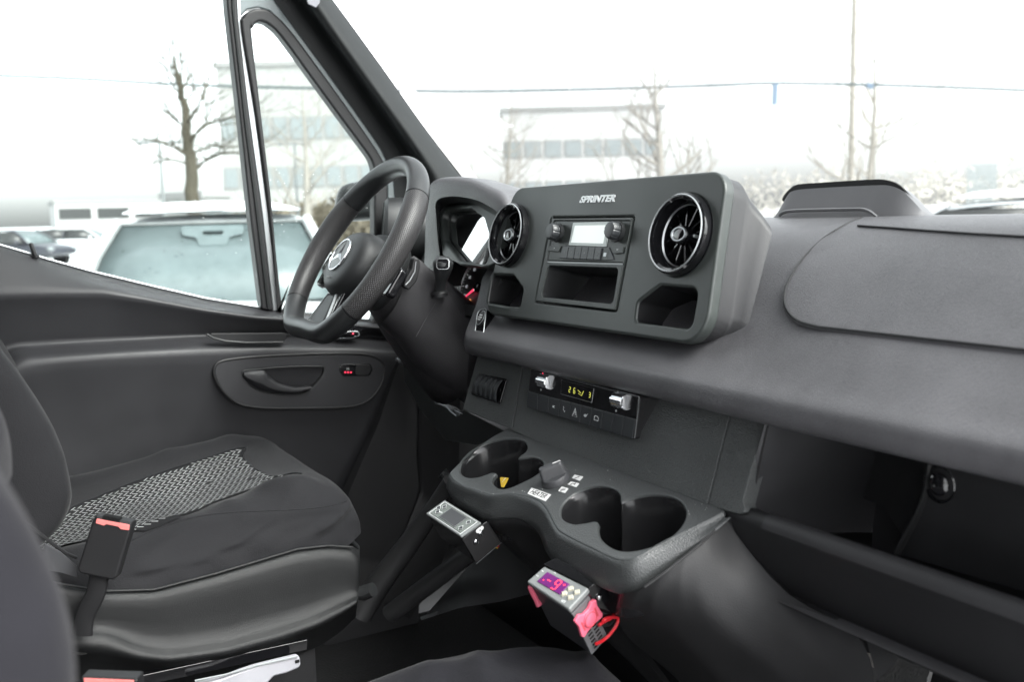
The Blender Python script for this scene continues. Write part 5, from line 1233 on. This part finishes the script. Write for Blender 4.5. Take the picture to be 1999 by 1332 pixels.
bk3 = thing('seat_belt_buckle', B2.o, 'top of a red buttoned black seat belt buckle at the bottom edge of the view', 'buckle', 'seat belt buckles with red release buttons')
plate('body', B2, [fillet(pxs(B2, [(157, 1322), (268, 1326), (272, 1400), (155, 1400)]), .002, 3)], -.02, 0, 'black', bk3, bevel=.002)
plate('release_button', B2, [pxs(B2, [(164, 1325), (262, 1329), (260, 1345), (166, 1345)])], -.018, .001, 'buckle_red', bk3, bevel=.0006)
bwp = Pl(onX((135, 1100), -.215), (0, 1, 0), (.1, 0, 1))
bw = plate('belt_webbing', bwp, [pxs(bwp, [(88, 1062), (118, 1078), (150, 1106), (150, 1128), (118, 1118), (80, 1112)])], -.002, .001, 'ctrl_box', None, bevel=.0005); tag(bw, 'short grey piece of belt webbing tucked between driver seat back and cushion', 'belt')

# ================================================================== FLOOR AND FOOTWELL
fm_ = grid('floor', [[V((x, y, FZ)) for x in (-.86, -.3, .3, .95)] for y in (-.6, 0, .5, .9, 1.2)], 'floor'); tag(fm_, kind='structure')
fw = grid('firewall', [[V((x, y, z)) for x in (-.87, -.3, .3, .95)] for y, z in ((1.02, FZ-.01), (1.10, .85), (1.18, 1.05), (1.16, 1.35), (1.12, 1.59))], 'black', solid=.01); tag(fw, kind='structure')
def YZ(p, y): return onY(p, y)
# rubber mat with ribbed pattern
MZ = Pl((-.1, .7, FZ+.012), (1, 0, 0), (0, 1, 0))
mt = thing('floor_mat', MZ.o, 'black rubber floor mat with checker tread and raised rim in front of the seats', 'floor mat')
mo = [(-.30, .25), (.42, .25), (.42, 1.0), (-.05, 1.02), (-.22, .88), (-.30, .70)]
plate('sheet', MZ, [fillet([(a+.1, b-.7) for a, b in mo], .04, 5)], -.01, 0, 'mat_rubber', mt, bevel=.003)
tube('rim', [MZ.W(a+.1, b-.7, .004) for a, b in fillet([(-.29, .26), (.41, .26), (.41, .99), (-.05, 1.01), (-.21, .875), (-.29, .70)], .04, 5)], .006, 'mat_rubber', mt, seg=8, closed=True)
bm = bmesh.new()
for i in range(34):
    for j in range(22):
        x, y = -.27+i*.019+(.0095 if j % 2 else 0), .30+j*.026
        if x+y*.9 < .25+.0 or y > .9: continue
        if (x-.0)**2/.08+(y-.55)**2/.07 < 1: box('t', MZ, x+.1-.006, y-.7-.004, x+.1+.006, y-.7+.004, 0, .003, None, bm=bm)
bmobj('tread', bm, 'mat_rubber', mt)
for k in range(9): tube('groove', [MZ.W(.02+k*.045, -.10+.06*k*.2, .0005), MZ.W(.02+k*.045-.10, .26, .0005)], .0018, 'floor', mt, seg=5)
# pale carpet patch and struts seen below the farther cup holder
cpch = plate('carpet_patch', Pl((-.4, 1.0, .95), (1, 0, 0), (0, .55, .83)), [pxs(Pl((-.4, 1.0, .95), (1, 0, 0), (0, .55, .83)), [(800, 1085), (862, 1048), (900, 1072), (882, 1095), (830, 1122), (770, 1168), (776, 1130)])], -.004, 0, 'carpet'); tag(cpch, 'small triangle of grey carpet showing between black struts beneath the console', 'carpet')
def strut(label, pts, d, r):
    t = tube('floor_strut', [onD(p, dd) for p, dd in zip(pts, d)], r, 'strut', None, seg=14); tag(t, label, 'strut', 'black struts under the console')
strut('thick black strut running from the floor up under the farther controller, left of the carpet', [(700, 1200), (740, 1140), (800, 1060), (850, 990), (880, 940)], (1.62, 1.62, 1.6, 1.58, 1.55), [.024, .021, .018, .015, .013])
strut('black strut sloping between the carpet triangle and the rubber mat', [(760, 1200), (840, 1140), (900, 1095), (950, 1060)], (1.58, 1.55, 1.52, 1.5), [.015, .015, .014, .012])
tq = [([(820, 1205), (900, 1180), (975, 1170), (1050, 1150)], lambda p: onD(p, 1.50)), ([(822, 1212), (900, 1187), (975, 1176), (1052, 1156)], lambda p: onD(p, 1.49)), ([(850, 1180), (920, 1100), (980, 1060), (1060, 1050)], lambda p: onD(p, 1.56))]
tn = pxgrid('tunnel_side', tq, 'console', 16); tag(tn, 'dark sloping side of the transmission tunnel below the console', 'panel')
# knee panel with a stepped broken edge and bright clips
KPn = Pl((-.5, .80, 1.3), (1, 0, 0), (0, -.30, 1))
kn_ = thing('knee_panel', KPn.o, 'dark knee panel with a stepped cutout edge and bright clips beneath the steering column', 'dash panel')
plate('panel', KPn, [fillet(pxs(KPn, [(786, 700), (800, 716), (815, 728), (850, 748), (846, 780), (852, 790), (880, 800), (895, 812), (903, 800), (990, 845), (930, 870), (870, 860), (820, 800), (790, 745)]), .003, 3)], -.012, 0, 'fascia_skin', kn_)
tube('cut_edge', [KPn.W(*KPn.px(x, y), .001) for x, y in ((803, 722), (812, 730), (822, 731), (850, 747), (845, 778), (852, 788), (872, 793), (880, 802), (892, 812))], .0016, 'dullmetal', kn_, seg=6)
tube('clip', [KPn.W(*KPn.px(x, y), .012) for x, y in ((786, 698), (794, 702), (803, 704), (812, 712))], [.004, .005, .004, .003], 'chrome', kn_, seg=8)
tube('clip', [KPn.W(*KPn.px(x, y), .003) for x, y in ((888, 800), (906, 808))], .0014, 'chrome', kn_, seg=6)
# column underside linkage
tube('latch_lever', [onD(p, 1.66) for p in ((862, 925), (868, 930), (876, 925))], .010, 'plastic_dark', kn_, seg=10)
# torn insulation and grey sheet at the passenger footwell
IP = Pl((.42, .90, .95), (1, -.3, 0), (0, .5, .85))
inf = thing('footwell_insulation', IP.o, 'torn beige insulation flap over pale grey sheet in the passenger footwell', 'insulation')
ipx = [(1690, 1275), (1700, 1278), (1725, 1283), (1750, 1280), (1748, 1288), (1738, 1300), (1722, 1306), (1708, 1306), (1704, 1292)]
plate('torn_flap', IP, [pxs(IP, ipx)], 0, .006, 'foil', inf, bevel=.002)
plate('sheet', IP, [pxs(IP, [(1690, 1276), (1760, 1280), (1815, 1290), (1800, 1345), (1690, 1345)])], -.01, -.004, 'carpet', inf)
# steel tube behind
# ================================================================== UNSEEN VAN SHELL (roof, rear wall, passenger side frame), added to shade the cab
vs_ = thing('unseen_van_shell', (0, -.4, 2.5), 'unseen grey roof lining and walls added around the view to shade the van cab', 'van body')
grid('roof_lining', [[V((x, y, z)) for x in (-.86, -.5, 0, .5, .90)] for y, z in ((.42, 2.47), (.2, 2.52), (-.4, 2.55), (-.8, 2.55))], 'pillar', vs_, solid=.02)
grid('rear_wall', [[V((x, -.80, z)) for x in (-.88, 0, .9)] for z in (FZ, 1.6, 2.56)], 'door_dark', vs_, solid=.02)
grid('side_wall', [[V((-.90, y, z)) for y in (-.8, -.45, -.2)] for z in (FZ, 1.6, 2.56)], 'door_dark', vs_, solid=.02)
grid('passenger_shade_wall', [[V((.93, y, z)) for y in (-.8, -.45, -.14)] for z in (FZ, 1.6, 2.56)], 'door_dark', vs_, solid=.02)  # wall behind the camera, added to keep light off the near seat
grid('lower_side', [[V((-.90, y, z)) for y in (-.2, .5, 1.3)] for z in (FZ-.1, 1.0, 1.36)], 'black', vs_, solid=.02)
grid('windshield_header', [[V((x, y, z)) for x in (-.86, 0, .90)] for y, z in ((.42, 2.45), (.46, 2.40), (.40, 2.36))], 'pillar', vs_, solid=.02)
# ================================================================== EXTERIOR
gr_ = grid('snowy_ground', [[V((x, y, 0)) for x in (-900, -100, -10, -2, 0, 2, 10, 100, 900)] for y in (-900, -100, -10, 0, 10, 100, 900)], 'snow'); tag(gr_, kind='structure')
# driver's side exterior mirror
MP = Pl(onD((690, 385), 2.25), ROT@V((1, 0, .3)), (0, 0, 1))
mi = thing('side_mirror', MP.o, 'black exterior side mirror of the van outside the quarter window', 'mirror')
mo_ = catm([(x, y, 0) for x, y in ((657, 415), (659, 385), (668, 366), (685, 357), (720, 352), (760, 352), (775, 380), (770, 420), (700, 432), (665, 428))], 5, True)
plate('housing', MP, [pxs(MP, [(q_.x, q_.y) for q_ in mo_])], -.06, 0, 'plastic_dark', mi, bevel=.022, bres=5)
tube('arm', [onD((770, 400), 2.25), onD((785, 430), 2.2), onD((790, 470), 2.15)], .02, 'black', mi)
# --- cars
def car(name, label, loc, yaw, Lc=4.6, Wc=1.86, Hc=1.62, paint='car_white', detail=True, group=None, snow=False):
    t = thing(name, loc, label, 'car', group)
    Mx = Matrix.Translation(V(loc)) @ Matrix.Rotation(yaw, 4, 'Z')
    def T(x, y, z): return Mx @ V((x, y, z))
    # lower body: sections along the length (x forward)
    prof = [(-.50, .55, .78), (-.485, .60, .95), (-.44, .40, 1.02), (-.30, .32, 1.04), (0, .30, 1.03), (.20, .30, 1.02), (.30, .32, .98), (.42, .38, .90), (.48, .45, .80), (.50, .50, .68)]
    rows = []
    for fx, zb, zt in prof:
        w_ = Wc/2*(1-.22*max(0, (abs(fx)-.38)/.12)**2); zt = zt*Hc/1.62
        rows.append([T(fx*Lc, w_*s, z) for s, z in ((-.92, zb), (-1, zb+.12), (-1, zt-.16), (-.96, zt-.04), (-.86, zt), (-.4, zt+.03), (0, zt+.035), (.4, zt+.03), (.86, zt), (.96, zt-.04), (1, zt-.16), (1, zb+.12), (.92, zb))])
    grid('body', rows, paint, t, closed_u=True, caps=True, ang=None, sub=1)
    zt = 1.0*Hc/1.62
    cab = [(-.46, zt, .93), (-.38, Hc-.10, .76), (-.30, Hc-.02, .72), (-.10, Hc+.01, .73), (.06, Hc-.03, .72), (.11, Hc-.08, .74), (.27, zt, .92)]
    rows = []
    for fx, z, ww in cab:
        w_ = Wc/2*ww; rows.append([T(fx*Lc, w_*s, z-dz) for s, dz in ((-1.0, .05), (-.93, .015), (-.5, 0), (0, -.008), (.5, 0), (.93, .015), (1.0, .05))])
    top = grid('roof', rows[1:6], paint, t, ang=None, sub=1, solid=.03)
    # windshield and rear window
    def quad(nm, a, b, wa, wb, m, off=.0):
        (fa, za), (fb, zb) = a, b
        return grid(nm, [[T(fa*Lc+off, Wc/2*wa*s, za) for s in (-1, -.5, 0, .5, 1)], [T(((fa+fb)/2)*Lc+off+.02, Wc/2*(wa+wb)/2*s, (za+zb)/2+.02) for s in (-1, -.5, 0, .5, 1)], [T(fb*Lc+off, Wc/2*wb*s, zb) for s in (-1, -.5, 0, .5, 1)]], m, t, solid=.01, ang=None)
    wsd = quad('windshield', (.105, Hc-.075), (.275, zt+.01), .70, .88, 'car_glass')
    quad('rear_window', (-.375, Hc-.12), (-.455, zt+.02), .70, .86, 'car_glass')
    for s in (-1, 1):
        for k, (f0, f1) in enumerate(((-.36, -.10), (-.09, .12))):
            a = [T(f0*Lc, s*Wc/2*.945, zt+.02), T((f1+(.12 if k else 0))*Lc, s*Wc/2*.945, zt+.02), T(f1*Lc, s*Wc/2*.77, Hc-.12), T((f0 if k else f0+.02)*Lc, s*Wc/2*.77, Hc-.12)]
            grid('side_window', [[a[0], a[1]], [a[3], a[2]]], 'glass_black', t, solid=.02)
        tube('roof_pillar', [T(.10*Lc, s*Wc/2*.72, Hc-.06), T(.185*Lc, s*Wc/2*.83, (Hc+zt)/2+.03), T(.28*Lc, s*Wc/2*.93, zt)], .04, paint, t)
        tube('windshield_seal', [T(.115*Lc, s*Wc/2*.69, Hc-.075), T(.195*Lc, s*Wc/2*.79, (Hc+zt)/2+.02), T(.285*Lc, s*Wc/2*.875, zt+.01)], .012, 'pole', t)
        tube('belt_pillar', [T(-.095*Lc, s*Wc/2*.95, zt), T(-.095*Lc, s*Wc/2*.77, Hc-.1)], .03, 'car_dark', t)
        mpos = T(.20*Lc, s*(Wc/2+.12), zt+.06); mm_ = bmesh.new(); bmesh.ops.create_uvsphere(mm_, u_segments=14, v_segments=8, radius=1, matrix=Matrix.Translation(mpos) @ Matrix.Rotation(yaw, 4, 'Z') @ Matrix.Diagonal((.09, .13, .09, 1)))
        bmobj('wing_mirror', mm_, paint, t, ang=None)
        hl_ = bmesh.new(); bmesh.ops.create_uvsphere(hl_, u_segments=14, v_segments=8, radius=1, matrix=Matrix.Translation(T(.47*Lc, s*Wc/2*.74, .72)) @ Matrix.Rotation(yaw, 4, 'Z') @ Matrix.Diagonal((.12, .17, .07, 1)))
        bmobj('headlight', hl_, 'glass_far', t, ang=None)
        for fx in (-.30, .31):
            wp2 = Pl(T(fx*Lc, s*Wc/2*.98, .34), T(1, 0, 0)-T(0, 0, 0), V((0, 0, 1)));  sgn = 1 if wp2.n.dot(T(0, s, 0)-T(0, 0, 0)) > 0 else -1
            lathe('wheel', wp2, (0, 0), [(0, -.2*sgn), (.30, -.2*sgn), (.34, -.16*sgn), (.34, -.02*sgn), (.31, .01*sgn), (.22, .01*sgn), (.20, -.01*sgn), (0, 0)], 'tyre', t, 28)
    if detail:
        tube('windshield_seal', [T(.112*Lc, Wc/2*.69*s, Hc-.072+.0) for s in (-1, -.5, 0, .5, 1)], .012, 'pole', t)
        sp_ = Pl(T(.125*Lc+.035, 0, Hc-.09), T(0, 1, 0)-T(0, 0, 0), T(.62, 0, -.55)-T(0, 0, 0))
        plate('sensor_cover', sp_, [fillet([(-.23, 0), (.23, 0), (.22, .10), (.12, .13), (.10, .22), (-.10, .22), (-.12, .13), (-.22, .10)], .03, 4), fillet([(-.09, .06), (.09, .06), (.06, .11), (-.06, .11)], .02, 4)], .003, .012, 'car_glass', wsd)
    if snow:
        rows = []
        random.seed(3)
        for i in range(16):
            fx = -.30+.40*i/15; rows.append([T(fx*Lc, Wc/2*.69*s, Hc+.02+.08*(1-abs(s)**4)*(1-abs(2*i/15-1)**6)+.02*noise.noise(V((i*.5, s*3, 1)))) for s in [-1+2*j/24 for j in range(25)]])
        grid('roof_snow', rows, 'snow', t, ang=None, sub=1)
    return t
# horizon line helper: ground position for a pixel column at distance d
def G(x, d, z=0): p = onD((x, 436), d); p.z = z; return p
cpos = G(424, 8.0); fwd = (C0-cpos); yaw0 = math.atan2(fwd.y, fwd.x)
car('parked_car', 'snow covered white car facing the van, its pale blue windshield just outside the driver window', tuple(cpos), yaw0+R(-3), 4.7, 1.95, 1.68, 'car_white', True, 'cars parked in the lot', True)
car('parked_car', 'small dark car far off at the left edge of the side window', tuple(G(28, 38)), yaw0+R(60), 4.4, 1.8, 1.5, 'car_dark', False, 'cars parked in the lot')
car('parked_car', 'white car with pale green glass behind the dash top, at the right edge', tuple(G(1960, 11.5)), R(200), 4.6, 1.85, 1.66, 'car_white', False, 'cars parked in the lot', True)
car('parked_car', 'pale car low behind the dash between the bristly compartment and the nearer white car', tuple(G(1850, 24)), R(150), 4.4, 1.85, 1.5, 'car_white', False, 'cars parked in the lot')
car('parked_car', 'distant pale snow covered car left of the big white car in the side window', tuple(G(150, 48)), yaw0+R(80), 4.4, 1.85, 1.5, 'car_white', False, 'cars parked in the lot')
# --- trees
def tree(label, base, h, r0, seed, m='bark', lean=0, spread=.9, depth=6, start=.33, limbs=None, dd=15):
    t = thing('bare_tree', tuple(base), label, 'tree', 'bare winter trees')
    rnd = random.Random(seed); bmT = bmesh.new(); bmC = bmesh.new()
    def seg(bm, P, r):
        n_ = 6 if r[0] < .03 else 9; rings = []
        for i, (p, rr_) in enumerate(zip(P, r)):
            d = (P[min(i+1, len(P)-1)]-P[max(i-1, 0)]).normalized(); a = d.orthogonal().normalized(); b = d.cross(a)
            rings.append([bm.verts.new(p+a*rr_*math.cos(2*math.pi*k/n_)+b*rr_*math.sin(2*math.pi*k/n_)) for k in range(n_)])
        for A, B in zip(rings, rings[1:]):
            for k in range(n_): bm.faces.new((A[k], A[(k+1) % n_], B[(k+1) % n_], B[k]))
    def branch(p, d, ln, r, lev):
        P, Rr = [p], [r]; n_ = 5
        for i in range(n_):
            d = (d+V((rnd.uniform(-.22, .22), rnd.uniform(-.22, .22), rnd.uniform(-.05, .20)))).normalized()
            P.append(P[-1]+d*ln/n_); Rr.append(r*(1-.55*(i+1)/n_))
        seg(bmC, P, Rr)
        if lev <= 0 or r < .004: return
        for k in range(rnd.choice((2, 3, 3))):
            i = rnd.randint(2, 5); a = rnd.uniform(0, 2*math.pi)
            nd_ = (d*.75+V((math.cos(a), math.sin(a), rnd.uniform(-.1, .5)))*spread*.75).normalized()
            branch(P[i], nd_, ln*rnd.uniform(.55, .8), Rr[i]*.72, lev-1)
    if limbs:
        for li, (pts, ra_, rb_) in enumerate(limbs):
            pp = catm([onD(q_, dd+ (rnd.uniform(-.8, .8) if j else 0)*(1 if li else 0)) for j, q_ in enumerate(pts)], 4)
            if li == 0: pp = [V(base)]+pp
            rr_ = [(ra_+(rb_-ra_)*i/(len(pp)-1))*(1 if li == 0 else .72) for i in range(len(pp))]
            pp = [p+V((rnd.uniform(-1, 1), rnd.uniform(-1, 1), rnd.uniform(-1, 1)))*min(r_*.5, .03) for p, r_ in zip(pp, rr_)]
            seg(bmT if li == 0 else bmC, pp, rr_)
            for i in range(3, len(pp), 1 if li else 2):
                d_ = (pp[i]-pp[i-1]).normalized(); a = rnd.uniform(0, 2*math.pi)
                if li == 0 and i < len(pp)*.55: continue
                nd_ = (d_*.7+V((math.cos(a), math.sin(a), rnd.uniform(-.2, .7)))*.8).normalized()
                branch(pp[i], nd_, rnd.uniform(.35, .85), max(rr_[i]*.42, .006), 3)
        bmobj('trunk', bmT, m, t, ang=None); bmobj('crown', bmC, m, t, ang=None)
        return
    P, Rr = [V(base)], [r0*1.25]
    d = V((lean, 0, 1)).normalized(); N_ = 12
    for i in range(N_):
        d = (d+V((rnd.uniform(-.05, .05), rnd.uniform(-.05, .05), .06))).normalized(); P.append(P[-1]+d*h/N_); Rr.append(r0*(1-.9*((i+1)/N_)**1.1))
    seg(bmT, P, Rr)
    for i in range(int(N_*start), N_+1):
        for k in range(2):
            a = rnd.uniform(0, 2*math.pi); nd_ = V((math.cos(a), math.sin(a), rnd.uniform(.25, .8))).normalized()
            branch(P[i], nd_, h*.30*(1.15-.7*(i/N_)), Rr[i]*.55, depth-3)
    bmobj('trunk', bmT, m, t, ang=None); bmobj('crown', bmC, m, t, ang=None)
tree('bare brown tree with spreading limbs rising behind the white car in the side window', G(384, 15), 4.5, .115, 12, limbs=[
 ([(378, 400), (372, 340), (366, 270), (362, 220), (352, 178), (346, 140), (338, 112)], .115, .018),
 ([(371, 310), (345, 288), (310, 276), (285, 272), (255, 271)], .045, .012), ([(368, 262), (350, 238), (330, 222), (312, 214)], .04, .012),
 ([(375, 335), (395, 318), (425, 301), (455, 298), (480, 302)], .05, .015), ([(370, 280), (392, 250), (420, 238), (450, 230), (478, 222)], .05, .014),
 ([(366, 240), (385, 210), (400, 180), (408, 150), (402, 120)], .04, .010), ([(358, 200), (376, 178), (378, 150)], .03, .010), ([(355, 190), (340, 170), (318, 130), (305, 122)], .03, .008),
 ([(372, 322), (340, 312), (315, 315), (285, 325)], .03, .008), ([(375, 300), (410, 285), (445, 288), (470, 282)], .03, .010)])
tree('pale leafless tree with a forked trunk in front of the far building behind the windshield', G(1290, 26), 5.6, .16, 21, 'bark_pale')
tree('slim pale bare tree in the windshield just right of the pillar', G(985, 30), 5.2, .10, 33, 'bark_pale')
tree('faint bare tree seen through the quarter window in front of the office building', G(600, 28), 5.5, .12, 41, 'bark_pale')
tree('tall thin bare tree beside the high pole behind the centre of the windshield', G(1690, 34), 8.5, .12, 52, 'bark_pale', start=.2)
# --- poles and cable
def pole(label, x, d, top, r, arm=True, head=.4, m='pole', name='lamp_post'):
    b = G(x, d); t = thing(name, tuple(b), label, 'lamp post' if name == 'lamp_post' else 'pole')
    tube('shaft', [b, b+V((0, 0, top))], [r, r*.7], m, t, seg=10)
    side = ROT@V((1, 0, 0)); side.z = 0; side.normalize(); hp_ = b+V((0, 0, top))
    if arm:
        tube('arm', [hp_-side*head, hp_+side*head], r*.5, m, t, seg=8)
        for s in (-1, 1): tube('lamp_head', [hp_+side*s*head*.6, hp_+side*s*head*1.25], .09, m, t, seg=8, flat=((0, 0, 1), .4))
    return t
pole('slim grey lamp post standing left of the bare brown tree', 322, 22, 3.4, .045)
pole('slim grey lamp post seen through the quarter window before the office building', 583, 30, 3.9, .05)
tp_ = pole('tall pale utility pole rising behind the middle of the windshield', 1659, 40, 14, .13, False, m='bark_pale', name='utility_pole')
wire = [onD(p, 27) for p in ((-60, 145), (150, 153), (320, 163), (450, 168), (620, 172), (880, 178), (1100, 175), (1250, 171), (1400, 166), (1520, 162), (1800, 168), (2100, 180))]
wo_ = tube('overhead_cable', catm(wire, 5), .036, 'cable', None, seg=6); tag(wo_, 'dark overhead cable crossing the whole sky above the parking lot', 'cable')
hs_ = Pl(onD((1512, 183), 27), ROT@V((1, 0, 0)), (0, 0, 1)); hb_ = box('cable_sign', hs_, -.06, -.30, .08, .28, -.05, .05, 'sign_blue', None, .01); tag(hb_, 'small blue grey box hanging from the overhead cable', 'sign')
hb2 = box('cable_sign', Pl(onD((1698, 168), 27), ROT@V((1, .3, 0)), (0, 0, 1)), -.10, -.06, .10, .07, -.06, .06, 'sign_blue', None, .02); tag(hb2, 'little grey block on the overhead cable beside the tall pole', 'sign')
# --- buildings
def building(name, label, xa, xb, da, db, z1, wallm, storeys, cat='building', depthm=12, winm='glass_far', wb=.35, cols=9, roofl='concrete_dark'):
    a, b = G(xa, da), G(xb, db); u = (b-a); L_ = u.length; pl = Pl(a, u, (0, 0, 1))
    if pl.n.dot(C0-a) < 0: pl = Pl(b, a-b, (0, 0, 1))
    t = thing(name, tuple((a+b)/2), label, cat)
    box('wall', pl, 0, 0, L_, z1, -depthm, 0, wallm, t, 0)
    box('roof_edge', pl, -.15, z1, L_+.15, z1+.25, -depthm-.1, .12, roofl, t, 0)
    for (z0_, z1_) in storeys:
        for k in range(cols):
            w0 = L_*(k+.06)/cols; w1 = L_*(k+.94)/cols
            f = box('window', pl, w0, z0_, w1, z1_, .01, .05, roofl, t, 0); box('pane', pl, w0+.08, z0_+.08, w1-.08, z1_-.08, .05, .07, winm, f, 0)
    return t, pl, L_
building('office_building', 'pale concrete office building with window bands behind the bare brown tree and quarter window', 441, 740, 52, 52, 9.6, 'concrete', [(5.8, 7.0), (3.3, 4.4)], cols=9, depthm=3)
building('far_building', 'pale flat roofed building seen through the windshield above the centre panel', 985, 1296, 64, 64, 8.2, 'house_white', [(5.2, 6.3), (2.7, 3.7)], cols=8, depthm=5)
building('low_building', 'low white building with dark window strips at the far left of the side window', 110, 330, 80, 84, 3.4, 'house_white', [(2.0, 3.0)], cols=3, winm='glass_black')
building('gate_house', 'small beige doorway block standing between the bare tree and the office building', 400, 452, 40, 41, 2.6, 'concrete', [(1.2, 2.2)], cols=2, depthm=3)
# shrubs, stuff along the building
def bush(name, label, xa, xb, da, db, h, m, seed, n=700, wd=1.2):
    rnd = random.Random(seed); bm = bmesh.new(); a, b = G(xa, da), G(xb, db)
    for k in range(n):
        p = a.lerp(b, rnd.random())+V((rnd.uniform(-wd, wd), rnd.uniform(-wd, wd), 0)); z = h*(rnd.random()**.8)*(.75+.35*noise.noise(p*.5)); p.z = z
        s = rnd.uniform(.05, .22); d = V((rnd.uniform(-1, 1), rnd.uniform(-1, 1), rnd.uniform(-.2, 1))).normalized(); e = d.orthogonal().normalized()*s*.35
        vs = [bm.verts.new(q_) for q_ in (p-e, p+d*s*2, p+e)]; bm.faces.new(vs)
    o = bmobj(name, bm, m, None, ang=None); tag(o, label, 'hedge', kind='stuff'); return o
bush('brown_hedge', 'brown winter hedge along the foot of the office building in the quarter window', 530, 790, 36, 38, 2.7, 'brush', 4, 6000, 1.6)
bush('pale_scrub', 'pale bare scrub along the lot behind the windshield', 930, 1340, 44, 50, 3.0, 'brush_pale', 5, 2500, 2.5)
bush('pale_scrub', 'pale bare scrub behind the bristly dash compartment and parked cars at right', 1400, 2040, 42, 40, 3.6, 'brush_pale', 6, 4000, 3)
fnc = thing('slatted_fence', tuple(G(1920, 38)), 'grey blue slatted fence panel behind the parked cars at right', 'fence')
fa, fb = G(1885, 38), G(1935, 38); flp = Pl(fa, fb-fa, (0, 0, 1))
for k in range(9): box('slat', flp, k*.13, .6, k*.13+.09, 3.1, 0, .03, 'glass_far', fnc, 0)
tube('rail', [fa+V((0, 0, 1.2)), fb+V((0, 0, 1.2))], .05, 'glass_far', fnc)
